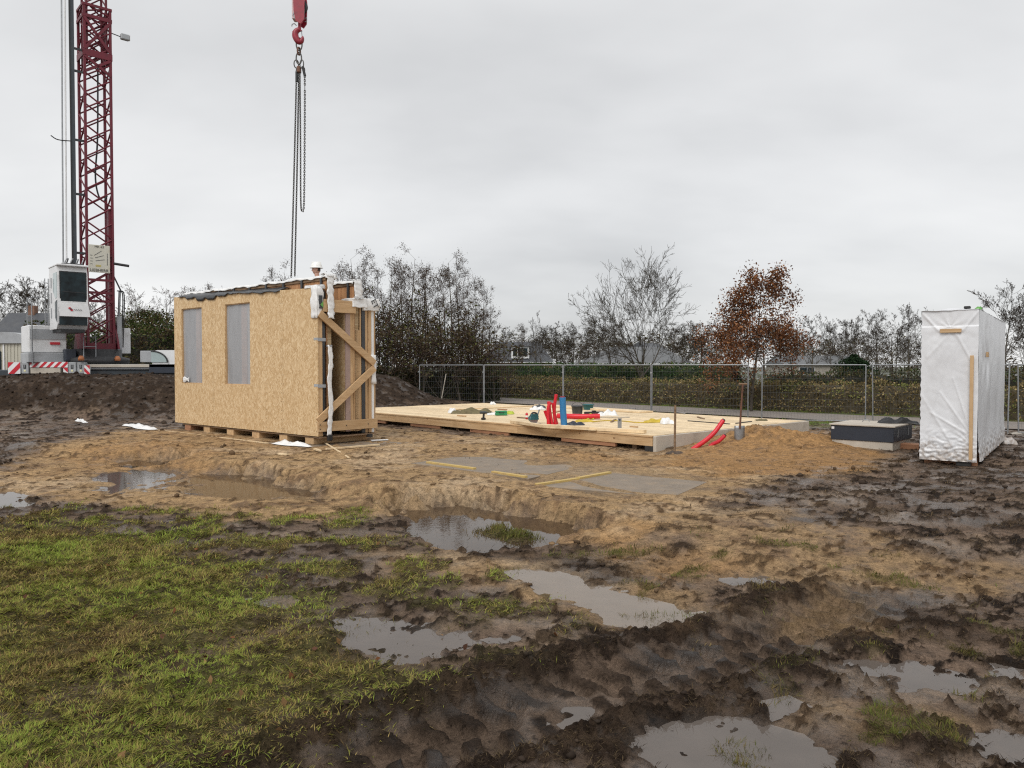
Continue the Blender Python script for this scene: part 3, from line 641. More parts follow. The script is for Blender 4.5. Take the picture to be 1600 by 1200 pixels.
blades("dead_straw", np.clip(T['mud'] * (.05 + 1.2 * T['clump']), 0, 2) * ar_ * (1 - T['pud']) * (1 - T['bank']) * (1 - T['rut']), 90000, (.03, .085), (.0028, .005),
       [(.03, .02, .014), (.05, .034, .022), (.08, .055, .034), (.14, .10, .055)], bm_, "dead roots and straw trodden into the mud", "straw", (.7, 1.5))
blades("verge_grass", verge * CELLA * (Y < 48) * (Y > 24), 9000, (.06, .16), (.006, .012), [(.13, .15, .04), (.12, .17, .035), (.16, .21, .045)], bm_, "green grass verge along the road beyond the fence", "grass", (.1, .8))
# crumbs of mud
def crumbs(name, wt, count, rr, col, label):
    k, x, y, z = scatter(wt, count); bm = bmesh.new(); bmesh.ops.create_icosphere(bm, subdivisions=1, radius=1); bv = np.array([v.co[:] for v in bm.verts]); bf = np.array([[v.index for v in f.verts] for f in bm.faces]); bm.free()
    nv = len(bv); r = rng.uniform(0, 1, count) ** 2.5 * (rr[1] - rr[0]) + rr[0]; r = r * np.clip(Y[k] / 7, .7, 1.8)
    S = rng.uniform(.6, 1.35, (count, 1, 3)) * np.array([1, 1, .7]); jit = rng.uniform(.72, 1.25, (count, nv, 1))
    V = bv[None] * S * jit * r[:, None, None]; a_ = rng.uniform(0, 6.28, count); ca, sa = np.cos(a_)[:, None], np.sin(a_)[:, None]
    V = np.stack([V[..., 0] * ca - V[..., 1] * sa, V[..., 0] * sa + V[..., 1] * ca, V[..., 2]], 2) + np.stack([x, y, z + r * .15], 1)[:, None]
    Fq = (bf[None] + (np.arange(count) * nv)[:, None, None]).reshape(-1, 3)
    me = np_mesh(name, V.reshape(-1, 3), Fq, True); c = C[k] * rng.uniform(.6, 1.15, (count, 1)) * .8 + np.array(col) * .2
    color_attr(me, np.repeat(c, nv, 0)); o = link(name, me, attr_mat(name, .8, .12)); tag(o, label, "soil", kind="stuff"); return o
ac = CELLA / np.maximum(Y, 2.2) ** 1.6 * (Y > 2.2) * (Y < 24)
crumbs("mud_clods", np.clip(T['mud'] * (.03 + 1.6 * T['clump'] ** 2) + .6 * T['sand'] * T['clump'], 0, 3) * ac * (1 - .9 * T['pud']) * (1 - T['plate']) * (1 - .6 * T['lawn']), 14000, (.006, .036), (.05, .038, .03), "loose clods and crumbs of dark mud")
crumbs("soil_lumps", T['bank'] * CELLA * (Y < 31), 5000, (.012, .04), (.04, .03, .025), "lumps of dark soil on the bank")
# ------------------------------------------------------------------ timber floor platform
A0 = Vector((2.86, 15.6, 0)); AX = Vector((-.673, .740, 0)).normalized(); AY = Vector((AX.y, -AX.x, 0))   # AX along the long front edge to the left, AY to the back
LEN, WID = 12.9, 6.35
TOPZ = .285
plat = empty("floor_platform", A0, math.atan2(AX.y, AX.x), "large pale timber floor deck raised on beams beside the orange sand heap", "floor deck")
# local x runs along the front edge, local -y to the back
def deckpt(px, py, z=TOPZ):
    x, y = G(px, py, z); v = Vector((x, y, 0)) - A0; return (v.dot(AX), -v.dot(AY))
rnd = random.Random(3)
xx = 0.0
bd = None
nb = 0
pieces = [0, 2.75, 4.05, 6.6, 9.35, LEN]
for a, b in zip(pieces[:-1], pieces[1:]):
    MB().box((a + .003, -.06, .065), (b - .003, 0, .245), .004).build("edge_beam", M['pine_x'], plat)
for i in range(4):
    a, b = LEN * i / 4, LEN * (i + 1) / 4
    MB().box((a + .003, -.072, .247), (b - .003, .012, TOPZ - .004), .003).build("edge_batten", M['pine_x'], plat)
pw = WID / 18
for i in range(18):                              # deck boards run along the length
    cuts = sorted([0, LEN] + [rnd.uniform(2, LEN - 2) for _ in range(2)])
    for a, b in zip(cuts[:-1], cuts[1:]):
        if b - a < .3: continue
        MB().box((a + .003, -.075 - pw * i - pw + .012, .25), (b - .003, -.075 - pw * i, TOPZ + rnd.uniform(-.003, .004)), .003).build("deck_board", M['pale_x'], plat)
MB().box((.0, -WID - .13, .06), (LEN, -WID - .075, TOPZ - .006)).build("rear_beam", M['pine_x'], plat)
for i, (a, b) in enumerate([(1.0, 2.6), (4.4, 5.9), (7.2, 8.6), (9.9, 11.2), (11.9, 12.8)]):
    MB().box((a, -.09, -.02), (b, -.02, .062), .004).build("support_plank", M['redwood'], plat)
for i in range(7):
    MB().box((.5 + i * 2, -WID, -.12), (.62 + i * 2, -.12, .06)).build("floor_bearer", M['oldwood'], plat)
for i in range(5):
    MB().box((.1, -.5 - i * 1.35, -.12), (LEN - .1, -.4 - i * 1.35, .055)).build("floor_bearer", M['oldwood'], plat)
MB().box((-.09, -WID - .12, -.15), (-.012, .0, TOPZ - .01), .006).build("end_panel", M['concrete_pale'], plat)
MB().box((-.012, -.06, -.1), (.20, -.004, .064)).build("corner_pad", M['rubber'], plat)
# raised loose sheets and battens on the deck
def deck_thing(name, px, py, label, cat, rz=0, dz=0):
    x, y = G(px, py, TOPZ + .004); return empty(name, (x, y, TOPZ + .006 + dz), rz, label, cat)
RZ = math.atan2(AX.y, AX.x)
def plank(p0, p1, w_, h_, label, matk='pale_x', cat="plank", z=TOPZ + .005, name="plank"):
    a = Vector((*G(*p0, z), z + h_ / 2)); b = Vector((*G(*p1, z), z + h_ / 2)); e = empty(name, (a.x, a.y, z), math.atan2(b.y - a.y, b.x - a.x), label, cat)
    MB().box((0, -w_ / 2, .001), ((b - a).length, w_ / 2, h_), .003).build("board", M[matk], e); 
    return e
plank((850, 668), (1008, 677), .14, .075, "pale beam lying along the front edge of the floor deck")
plank((800, 661), (850, 668), .12, .07, "short pale beam left of the upright red pipes")
plank((845, 634), (1010, 645), .6, .05, "wide pale board flat on the rear half of the deck")
plank((700, 641), (850, 634), .12, .03, "thin pale lath across the far left of the deck")
plank((925, 673), (945, 671), .2, .03, "small pale offcut beside the blue pipe")
plank((1075, 658), (1140, 663), .05, .02, "dark steel strip on the right part of the deck", 'dark_metal', "strip")
plank((1150, 662), (1174, 659), .05, .02, "short dark strip near the deck's far right edge", 'dark_metal', "strip")
plank((922, 652), (984, 652.5), .02, .02, "thin grey rod lying behind the beam on the deck", 'galv', "rod")

for (p0, p1, w_, h_, mk, lb) in (((715, 650), (728, 651), .05, .03, 'pine_x', "small batten offcut left of the cordless drill"), ((808, 653), (822, 654), .04, .03, 'oldwood', "short dark offcut between the green case and the saw"),
    ((862, 646), (876, 643), .05, .03, 'redwood', "reddish offcut on the deck behind the red pipes"), ((955, 660), (962, 656), .05, .03, 'oldwood', "dark offcut behind the steel bracket"), ((985, 667), (996, 668), .06, .03, 'pine_x', "pale offcut right of the steel bracket"),
    ((1090, 652), (1100, 655), .05, .025, 'oldwood', "dark offcut on the far right half of the deck"), ((1058, 645), (1070, 647), .04, .03, 'galv', "short grey rod on the rear right of the deck"), ((880, 636), (893, 637), .06, .03, 'oldwood', "dark offcut at the rear edge behind the blue pipe"), ((778, 640), (792, 641), .05, .03, 'redwood', "reddish offcut behind the green tool case")):
    plank(p0, p1, w_, h_, lb, mk, "offcut", name="offcut")
# red and blue ducts standing up through the deck
t = deck_thing("pipe_bundle", 865, 663, "bundle of red conduit pipes standing up through the floor deck", "pipes")
for k, (pts, r) in enumerate((([(857, 664), (856, 640), (860, 628)], .042), ([(864, 664), (859, 645), (857, 627)], .042), ([(868, 664), (866, 640), (869, 616)], .04), ([(862, 664), (854, 650), (851, 642)], .036), ([(872, 664), (867, 650), (864, 630)], .04))):
    p0 = P(*pts[0], t.location.y); q = [Vector((P(a, b_, t.location.y + k * .03).x, t.location.y + k * .06 - .1, P(a, b_, t.location.y).z)) for a, b_ in pts]; q[0].z = TOPZ - .1
    MB().tube([v - t.location for v in bend(q, 8)], r, 10).build("pipe", M['red'], t)
t = deck_thing("blue_pipe", 880, 664, "thick ribbed blue pipe standing upright beside the red pipes", "pipe")
q = [P(882, 668, t.location.y), P(880, 645, t.location.y), P(879, 621, t.location.y)]; q[0].z = TOPZ - .1
pts = [v - t.location for v in bend(q, 28)]; MB().tube(pts, [.075 + (.008 if i % 2 else 0) for i in range(len(pts))], 14).build("pipe_wall", M['blue'], t)
MB().tube([pts[-1] - Vector((0, 0, .005)), pts[-1] + Vector((0, 0, .03))], .06, 12).build("pipe_lining", M['hook_red'], t)
t = deck_thing("red_duct", 893, 655, "red flexible duct lying on the deck behind the blue pipe", "duct", 0)
MB().tube(bend([(-.35, .3, .07), (0, .1, .07), (.35, 0, .07), (.75, -.02, .08)], 10), .07, 10).build("duct_wall", M['red'], t)

def bucket(px, py, mk, h, r, label):
    t = deck_thing("bucket", px, py, label, "bucket")
    MB().lathe([(r * .8, 0), (r * .82, .01), (r, h), (r * 1.06, h), (r * 1.06, h + .02), (r * .97, h + .02), (r * .78, .03), (0, .03)], n=20).build("pail", M[mk], t)
    MB().tube(bend([(-r, 0, h), (-r * .7, 0, h + r * .5), (0, 0, h + r * .75), (r * .7, 0, h + r * .5), (r, 0, h)], 5), .006, 5).build("handle", M['dark_metal'], t)
bucket(902, 648, 'dark_paint', .24, .17, "dark grey bucket on the deck behind the blue pipe")
bucket(919, 640, 'teal', .15, .18, "shallow teal tub next to the dark grey bucket")
# power tools
t = deck_thing("cordless_drill", 755, 656, "black cordless drill standing on its battery near the deck's front edge", "drill", .4)
MB().box((-.05, -.04, 0), (.06, .04, .055), .008).build("battery", M['black'], t)
MB().prism([(-.015, .055), (.03, .055), (.04, .16), (-.005, .16)], 1, -.018, .018).build("handle", M['black'], t)
MB().tube([(-.09, 0, .19), (.06, 0, .19), (.10, 0, .19)], [.035, .036, .022], 10).tube([(.1, 0, .19), (.15, 0, .19)], .012, 8).build("motor_body", M['dark_paint'], t)
t = deck_thing("circular_saw", 833, 662, "teal circular saw resting on the deck left of the red pipes", "saw", .5)
MB().box((-.17, -.09, .0), (.17, .09, .012)).build("base_plate", M['galv'], t)
MB().tube([(0, -.05, .11), (0, -.03, .11)], .115, 20).build("saw_blade", M['galv'], t)
MB().tube([(-.0, -.03, .12), (0, .12, .12)], [.11, .075], 14).prism([(-.12, .1), (.12, .1), (.08, .24), (-.08, .24)], 1, -.085, -.045).build("motor_body", M['teal'], t)
MB().tube(bend([(-.08, 0, .18), (-.02, 0, .26), (.09, 0, .25), (.14, 0, .16)], 5), .022, 8).build("handle", M['black'], t)
MB().bar((.12, .02, .15), (.19, .02, .34), .05, .01).build("guide_rail", M['galv'], t)
def lump_mesh(L, Wd, H, seed, nx=26, ny=10):
    rr = random.Random(seed); V = []; F = []; am = .5 if L > .45 else .16
    for i in range(nx):
        for j in range(ny):
            u = i / (nx - 1); v = j / (ny - 1); e = (math.sin(math.pi * u) ** .35) * (math.sin(math.pi * v) ** .6)
            V.append((u * L - L / 2 + .02 * math.sin(9 * v + seed), (v - .5) * Wd * (.8 + .3 * math.sin(u * 7 + seed)), max(0, H * e * (.65 + am * math.sin(u * 11 + v * 5 + seed) * math.cos(v * 8 - u * 4)) + rr.uniform(-.01, .01) * e)))
    for i in range(nx - 1):
        for j in range(ny - 1): F.append((i * ny + j, (i + 1) * ny + j, (i + 1) * ny + j + 1, i * ny + j + 1))
    return MB().add(V, F, True)
def soft(name, px, py, L, Wd, H, mk, seed, label, cat, rz=0):
    t = deck_thing(name, px, py, label, cat, rz); lump_mesh(L, Wd, H, seed).build("cloth", M[mk], t); return t
soft("tarpaulin", 738, 646, 1.25, .4, .17, 'olive', 3, "rolled olive tarpaulin on the left half of the deck", "tarpaulin", .05)
soft("plastic_bag", 707, 645, .25, .3, .2, 'white_foil', 5, "white plastic bag at the left end of the olive tarpaulin", "bag")
soft("plastic_bag", 771, 648, .35, .25, .09, 'white_foil', 8, "white plastic bag between the tarpaulin and the green box", "bag")
soft("plastic_bag", 770, 632, .2, .2, .14, 'white_foil', 18, "small white bag at the rear left edge of the deck", "bag")
soft("work_gloves", 795, 647, .3, .25, .13, 'lime', 9, "crumpled lime work gloves next to the green box", "gloves")
soft("rubble_sack", 840, 640, .5, .3, .12, 'white_foil', 11, "white sack with tools behind the red pipes", "sack", .3)
soft("tool_belt", 842, 638, .45, .25, .17, 'dark_paint', 21, "dark tool belt behind the white sack on the deck", "belt")
soft("safety_vest", 913, 659, .45, .35, .10, 'yellow', 13, "crumpled yellow safety vest on the deck beside the red duct", "vest", .2)
soft("lifting_strap", 922, 655, .18, .15, .22, 'lime', 14, "lime lifting strap bunched beside the yellow vest", "strap")
soft("dust_sheet", 950, 649, .55, .35, .17, 'white_foil', 15, "crumpled white dust sheet on the rear of the deck", "sheet", .3)
soft("dark_bag", 897, 664, .5, .25, .09, 'navy', 16, "flat dark bag at the foot of the blue pipe", "bag", -.1)
soft("yellow_hose_bundle", 1025, 660, .62, .16, .10, 'yellow', 17, "bundled yellow hose near the right front of the deck", "hose", .15)
soft("plastic_bag", 1042, 662, .3, .3, .22, 'white_foil', 19, "white plastic bag beside the thin steel stake", "bag")
soft("dark_cloth", 990, 641, .4, .18, .07, 'dark_paint', 20, "small dark cloth at the rear middle of the deck", "cloth")
soft("brown_mat", 1190, 657, .3, .2, .06, 'olive', 22, "small brown pad near the deck's far right corner", "pad")
t = deck_thing("tool_case", 783, 649, "green tool case on the deck behind the cordless drill", "case", .1)
MB().box((-.17, -.1, 0), (.17, .1, .075), .012).build("case_base", M['green'], t); MB().box((-.168, -.098, .078), (.168, .098, .13), .012).build("case_lid", M['green'], t); MB().tube(bend([(-.06, -.1, .09), (-.05, -.14, .09), (.05, -.14, .09), (.06, -.1, .09)], 4), .01, 6).build("handle", M['black'], t)
t = deck_thing("spray_can", 823, 655, "small red and white spray can behind the circular saw", "can")
MB().lathe([(0, 0), (.035, 0), (.035, .14), (.02, .17), (0, .17)], n=12).build("can_body", M['warn_red'], t); MB().lathe([(.036, .05), (.036, .1)], n=12).build("can_label", M['warn_white'], t)
t = deck_thing("spirit_level_box", 928, 648, "black tool box lying behind the lime strap", "box", .2)
MB().box((-.28, -.07, 0), (.28, .07, .09), .015).build("box_body", M['black'], t); MB().box((-.05, -.08, .09), (.05, .08, .12), .01).build("handle", M['black'], t)
t = deck_thing("steel_bracket", 968, 670, "upright grey steel bracket near the right front of the deck", "bracket")
MB().box((-.045, -.02, 0), (.045, -.014, .24)).box((-.045, -.014, 0), (.045, .06, .006)).build("plate", M['galv'], t); MB().tube([(-.0, -.03, .2), (0, 0, .2)], .02, 8).build("bolt", M['dark_metal'], t)
t = empty("yellow_hose", (*G(925, 659, TOPZ), TOPZ + .006), 0, "thin yellow hose running across the deck to the hose bundle", "hose")
MB().tube(bend([Vector((*G(a, b_, TOPZ + .02), TOPZ + .02)) - t.location for a, b_ in [(925, 659), (950, 657), (975, 658), (995, 660), (1014, 660)]], 8), .014, 6).build("hose_tube", M['yellow'], t)

# ------------------------------------------------------------------ stack of prefabricated wall panels
C0 = Vector((-4.12, 16.3, .20)); TH = math.atan2(-.652, .758)
stk = empty("wall_panel_stack", C0, TH, "upright stack of wall panels with OSB front and two film covered windows", "wall panels")
def topz(x): return 3.16 + (-x) / 6.44 * .17
XL = -6.44; wins = [(-6.04, -4.96), (-3.82, -2.68)]; WZ0, WZ1 = 1.05, 3.0
seg = [XL, wins[0][0], wins[0][1], -4.40, wins[1][0], wins[1][1], -1.34, 0.0]
for k in range(7):                               # boards butt with a narrow open joint
    x0, x1 = seg[k] + (.002 if k in (3, 6) else 0), seg[k + 1] - (.002 if k in (2, 5) else 0); b = MB()
    q = lambda z0a, z0b, z1a, z1b: b.hexa([(x0, 0, z0a), (x1, 0, z0b), (x1, .02, z0b), (x0, .02, z0a), (x0, 0, z1a), (x1, 0, z1b), (x1, .02, z1b), (x0, .02, z1a)])
    if k in (1, 4):
        q(0, 0, WZ0, WZ0); b.build("osb_sheet", M['osb'], stk); b = MB(); q(WZ1, WZ1, topz(x0), topz(x1))
    else: q(0, 0, topz(x0), topz(x1))
    b.build("osb_sheet", M['osb'], stk)
nails = MB()
for x in (-4.44, -4.36, -1.38, -1.30, -.06, -6.38, -2.0):
    for i in range(15): z = .1 + i * .2; nails.box((x - .006, -.0015, z - .006), (x + .006, .001, z + .006))
nails.build("nail_heads", M['dark_metal'], stk)["kind"] = "stuff"
film = mat('window_film', (.50, .51, .53), .2, .10, 2, bump=.15, bscale=5, alpha=.62, stretch=(3, 1, .6))
for (a, c) in wins:
    pane_v = []; nx_, nz_ = 10, 16
    for i in range(nx_):
        for j in range(nz_):
            x = lerp(a, c, i / (nx_ - 1)); z = lerp(WZ0, WZ1, j / (nz_ - 1)); pane_v.append((x, .052 + .006 * math.sin(i * 1.3 + j * .4) , z))
    MB().add(pane_v, [(i * nz_ + j, (i + 1) * nz_ + j, (i + 1) * nz_ + j + 1, i * nz_ + j + 1) for i in range(nx_ - 1) for j in range(nz_ - 1)], True).build("window_film", film, stk)
    for zz_ in (WZ0, WZ1): MB().box((a, .022, zz_ - .02), (c, .10, zz_ + .02)).build("window_frame", M['pine_x'], stk)
    for xx_ in (a, c): MB().box((xx_ - .02, .022, WZ0 + .021), (xx_ + .02, .10, WZ1 - .021)).build("window_frame", M['pine_z'], stk)
    MB().box((a + .62, .085, WZ0 + .022), (a + .86, .13, WZ1 - .022)).build("inner_stud", M['redwood'], stk) if True else 0; MB().box((a + .87, .10, WZ0 + .022), (c - .022, .13, WZ1 - .022)).build("inner_board", M['grey_paint'], stk)
for x in [XL + .03 + i * .6 for i in range(11)] + [-.05]:
    if any(a - .03 < x < c + .03 for a, c in wins): continue
    MB().box((x - .03, .0215, .02), (x + .03, .13, 3.1)).build("stud", M['pine_z'], stk)
MB().box((XL, .022, .0), (-.005, .129, .05)).build("bottom_plate", M['pine_x'], stk)
MB().box((XL + .05, .135, .02), (-.03, .205, 3.12)).build("membrane", M['grey_film'], stk)
def clad_panel(y, x0, x1, top):
    n = int((x1 - x0) / .145); wd = (x1 - x0) / n; me0 = None
    for i in range(n):
        if me0 is None:
            o = MB().box((.004, 0, .1), (wd - .004, .022, top - .1), .002).build("cladding_board", M['larch'], stk); me0 = o.data
        else: o = link("cladding_board", me0, None, stk)
        o.location = (x0 + i * wd, y, 0)
    MB().box((x0, y - .028, top - .098), (x1, y - .004, top - .03), .003).build("top_batten", M['dark_paint'] if False else M['oldwood'], stk)
    i = 0; x = x0 + .25
    while x < x1:
        MB().box((x - .03, y - .056, top - .42), (x + .03, y - .03, top - .02)).build("counter_batten", M['grey_film'], stk); x += .72
    MB().box((x0, y + .024, .05), (x1, y + .12, top - .035)).build("panel_core", M['osb_dark'], stk)
clad_panel(.27, -6.2, -.06, 3.44)
clad_panel(.98, -6.2, -.03, 3.38)
def drape(pts, width, name="foil_strip", mk='white_foil', seed=0, n=10, puff=.02):
    """strip of foil following points, width given by a vector"""
    c = bend(pts, n); wv = Vector(width); V = []; rr = random.Random(seed); m = 5
    for i, p in enumerate(c):
        for j in range(m):
            t_ = j / (m - 1) - .5; V.append(p + wv * t_ * (1 + .12 * math.sin(i * .9 + seed)) + Vector((rr.uniform(-1, 1) * puff * .5, -abs(math.sin(j * 2.1 + i * .6 + seed)) * puff, rr.uniform(-1, 1) * puff * .6)))
    F = [(i * m + j, (i + 1) * m + j, (i + 1) * m + j + 1, i * m + j + 1) for i in range(len(c) - 1) for j in range(m - 1)]
    o = MB().add(V, F, True).build(name, M[mk], stk); md = o.modifiers.new("thick", 'SOLIDIFY'); md.thickness = .006; return o
def puffy(a, c, seed, name="foil_wrap", mk='white_foil', amp=.02, res=9):
    bm = bmesh.new(); bmesh.ops.create_cube(bm, size=1); bmesh.ops.subdivide_edges(bm, edges=bm.edges[:], cuts=res, use_grid_fill=True)
    a = Vector(a); c = Vector(c); rr = random.Random(seed)
    for v in bm.verts:
        p = Vector(((a.x + c.x) / 2 + v.co.x * (c.x - a.x), (a.y + c.y) / 2 + v.co.y * (c.y - a.y), (a.z + c.z) / 2 + v.co.z * (c.z - a.z)))
        f = math.sin(p.x * 19 + seed) * math.cos(p.z * 23 + seed * 2) + math.sin(p.y * 27 + p.z * 13 + seed) ; p += v.co.normalized() * (amp * f * .6 + rr.uniform(-amp, amp) * .35); v.co = p
    me = bpy.data.meshes.new(name); bm.to_mesh(me); bm.free(); me.polygons.foreach_set("use_smooth", np.ones(len(me.polygons), bool)); return link(name, me, M[mk], stk)
# foil on the tops
def top_foil(y0, y1, x0, x1, z, seed):
    nx_ = 70; V = []; rr = random.Random(seed)
    prof = [(y0 - .045, -.03), (y0 - .048, .0), (y0 - .03, .015), ((y0 + y1) / 2, .028), (y1 + .03, .012), (y1 + .05, -.08)]
    for i in range(nx_):
        x = lerp(x0, x1, i / (nx_ - 1)); wv = .012 * math.sin(x * 5.1 + seed) + .008 * math.sin(x * 17 + seed)
        for (y, dz) in prof: V.append((x + rr.uniform(-.01, .01), y + rr.uniform(-.008, .008), z + dz + wv * (1 if dz < .04 else .5) + rr.uniform(-.006, .006)))
    m = len(prof); MB().add(V, [(i * m + j, (i + 1) * m + j, (i + 1) * m + j + 1, i * m + j + 1) for i in range(nx_ - 1) for j in range(m - 1)], True).build("foil_cover", M['white_foil'], stk)
top_foil(.25, .42, -6.3, -.02, 3.43, 1); top_foil(.96, 1.12, -6.3, .02, 3.37, 4)
drape([(.03, .30, 3.46), (.07, .30, 3.40), (.08, .29, 3.1), (.07, .31, 2.75), (.09, .30, 2.52)], (0, .16, 0), seed=2)
drape([(-.15, .33, 3.47), (.0, .33, 3.48), (.06, .33, 3.38)], (0, .3, 0), seed=5)
drape([(.0, 1.02, 3.42), (.06, 1.04, 3.36), (.07, 1.05, 3.05), (.08, 1.05, 2.98)], (0, .22, 0), seed=7)
drape([(.065, .27, 1.95), (.075, .29, 1.6), (.08, .25, 1.2), (.085, .28, .7), (.09, .25, .3), (.10, .22, .02)], (0, .11, 0), "hanging_strap", seed=9, puff=.012)
MB().box((.06, .17, -.10), (.12, .29, .03), .012).build("strap_buckle", M['black'], stk)
MB().bar((.03, .2, 1.93), (.08, .31, 1.94), .02, .03).build("strap_hook", M['galv'], stk)
puffy((-.2, -.03, 2.52), (.025, .0, 3.2), 3); puffy((.003, -.025, 2.55), (.03, .12, 3.19), 4)
puffy((-.45, -.01, 3.17), (-.02, .2, 3.23), 6)
MB().box((.034, .012, 2.72), (.042, .10, 3.0)).build("grey_label", M['grey_film'], stk)
MB().prism([(.04, 2.80), (.115, 2.74), (.115, 2.88)], 0, .044, .048).build("green_label", M['bright_green'], stk)
lump_mesh(.32, .14, .02, 6, 16, 8).xf(Matrix.Translation((-5.82, -.003, 1.15)) @ Matrix.Rotation(R(90), 4, 'X')).build("white_scribble", M['white_foil'], stk)  # small crumpled white mark at the lower left of the first window
# droopy grey sheet over the front panel's top edge
V = []; nx_ = 60; rr = random.Random(7)
for i in range(nx_):
    x = lerp(-6.1, -1.4, i / (nx_ - 1)); k = .07 + .05 * math.sin(x * 2.3) + .03 * math.sin(x * 11) + .02 * math.sin(x * 23); 
    if x > -3.4: k *= .35
    for (y, dz) in ((.24, .10), (.1, .04), (.0, .012), (-.022, -.012), (-.045, -k * .6), (-.03, -k)): V.append((x + rr.uniform(-.02, .02), y + rr.uniform(-.012, .012), topz(x) + dz + .007 * math.sin(x * 9 + y * 20)))
o = MB().add(V, [(i * 6 + j, (i + 1) * 6 + j, (i + 1) * 6 + j + 1, i * 6 + j + 1) for i in range(nx_ - 1) for j in range(5)], True).build("grey_cover_sheet", M['grey_film'], stk); o.modifiers.new("t", 'SOLIDIFY').thickness = .006
# rear panel layers, seen at the end
MB().box((XL + .1, .71, .06), (-.04, .735, 2.82)).build("rear_osb", M['osb_dark'], stk)
lay = [(.74, .86, 'membrane_board', mat('lilac_membrane', (.36, .26, .225), .7, .1)), (.865, .945, 'stud', M['pine_z']), (1.10 + .04, 1.18, 'stud', M['pine_z']), (.95, .975, 'stud', M['pine_z']), (1.19, 1.28, 'membrane', M['grey_film']), (1.29, 1.36, 'stud', M['pine_z']), (1.375, 1.45, 'stud', M['pine_z']), (1.455, 1.53, 'foil_layer', M['white_foil']), (1.54, 1.58, 'stud', M['pine_z'])]
for i, (a, c, nm, mm) in enumerate(lay): MB().box((-.30 if nm == 'stud' else XL + .2, a, .06 if i < 4 else .0), (-.012 - .012 * (i % 3), c, 2.86), .002).build(nm, mm, stk)
MB().box((-.28, 1.0, .06), (-.03, 1.135, 2.3)).build("stud", M['pine_z'], stk)
MB().box((.0, .11, 2.66), (.04, .98, 2.87), .003).build("head_board", M['pine_y'], stk)
MB().box((-.1, .14, 2.872), (.03, .9, 2.93), .003).build("head_batten", M['pine_y'], stk)
puffy((-.35, .88, 2.80), (.06, 1.28, 3.0), 12); puffy((-.4, 1.2, 2.74), (.05, 1.63, 3.02), 14)
puffy((-.02, 1.44, 1.1), (.02, 1.56, 1.75), 15, amp=.012)
text("stencil_letters", "ET", .2, M['black'], stk, (.075, 1.48, 2.9), (R(90), R(62), R(90)), .003)
# braces
MB().bar((.025, .03, 2.62), (.025, 1.50, 1.56), .045, .15, (0, 0, 1)).build("brace", M['pine_y'], stk)
MB().bar((.027, 1.50, 1.46), (.027, -.02, .33), .045, .15, (0, 0, 1)).build("brace", M['pine_y'], stk)
MB().box((.0, -.03, .10), (.048, 1.57, .31), .003).build("foot_board", M['pine_y'], stk)
for (y, z) in ((.02, .16), (.02, .25), (.7, .2), (1.3, .2)): MB().tube([(.048, y, z), (.056, y, z)], .012, 8).build("bolt", M['dark_metal'], stk)
for z in (2.05, 1.06): MB().box((-.14, -.004, z), (.01, -.001, z + .055)).box((.002, 0, z - .02), (.006, .2, z + .05)).build("tape", M['galv'] if False else M['grey_paint'], stk)

# skids under the stack, and the sheet on the ground
sk = empty("timber_skids", C0 + Vector((0, 0, -.20)), TH, "low timber skid frame under the OSB wall panel stack", "skids")
MB().box((XL + .35, .03, .155), (.02, 1.55, .185), .003).build("deck_sheet", M['oldwood'], sk)
for x in (-5.9, -4.9, -3.75, -2.6, -1.45, -.45):
    MB().box((x - .09, .04, .012), (x + .22, 1.5, .153), .004).build("bearer", M['pine_y'] if x != -5.9 else M['redwood'], sk)
for (x, y) in ((-6.2, .1), (.03, 1.3)): MB().box((x - .05, y, .1), (x + .05, y + .1, .17)).build("rubber_pad", M['rubber'], sk)
sh = empty("ground_sheet", C0 + Vector((0, 0, -.20)), TH, "worn grey-brown plywood sheet lying under the panel stack", "sheet")
MB().box((XL - .3, -.42, -.02), (.1, 2.1, .008)).box((.102, .35, -.02), (1.1, 2.0, .007)).build("sheet_board", mat('damp_plywood', (.20, .155, .11), .7, .2, 3, dirt=(.30, .21, .125), dscale=1.5), sh)
MB().bar((XL - .3, -.45, .012), (-1.2, -.45, .012), .035, .03).build("edge_lath", M['pale_x'], sh)

# offcuts near the stack
def ground_stick(name, p0, p1, w_, h_, mk, label, cat, z0=None):
    a = Vector((*G(*p0, 0), 0)); b_ = Vector((*G(*p1, 0), 0)); a.z = ground_z(a.x, a.y) + .012; b_.z = ground_z(b_.x, b_.y) + .012
    e = empty(name, a, math.atan2(b_.y - a.y, b_.x - a.x), label, cat)
    d = b_ - a; l = math.hypot(d.x, d.y); MB().bar((0, 0, h_ / 2), (l, 0, d.z + h_ / 2), w_, h_).build("board", M[mk], e); return e
ground_stick("lath", (498, 688), (545, 718), .03, .02, 'pale_x', "thin pale lath leaning off the right corner of the panel stack", "lath")
ground_stick("lath", (510, 704), (592, 697), .07, .03, 'pale_x', "flat pale batten on the ground right of the panel stack", "batten")
ground_stick("offcut", (434, 710), (450, 711), .08, .02, 'pale_x', "small pale offcut in the sand before the panel stack", "offcut")
ground_stick("offcut", (492, 704), (500, 708), .06, .03, 'pale_x', "short pale offcut by the stack's front right corner", "offcut")
ground_stick("offcut", (580, 690), (606, 689), .12, .015, 'white_paint', "small white sheet piece lying between stack and deck", "sheet")
def foil_scrap(p0, p1, wd, seed, label):
    a = Vector((*G(*p0, .02), .0)); b_ = Vector((*G(*p1, .02), .0)); e = empty("foil_scrap", ((a + b_) / 2).to_tuple(), math.atan2(b_.y - a.y, b_.x - a.x), label, "foil")
    e.location.z = ground_z(e.location.x, e.location.y) + .02
    lump_mesh((b_ - a).length, wd, .10, seed, 22, 8).build("foil_sheet", M['white_foil'], e)
foil_scrap((197, 665), (240, 672), .35, 3, "white foil scrap on the sand left of the panel stack")
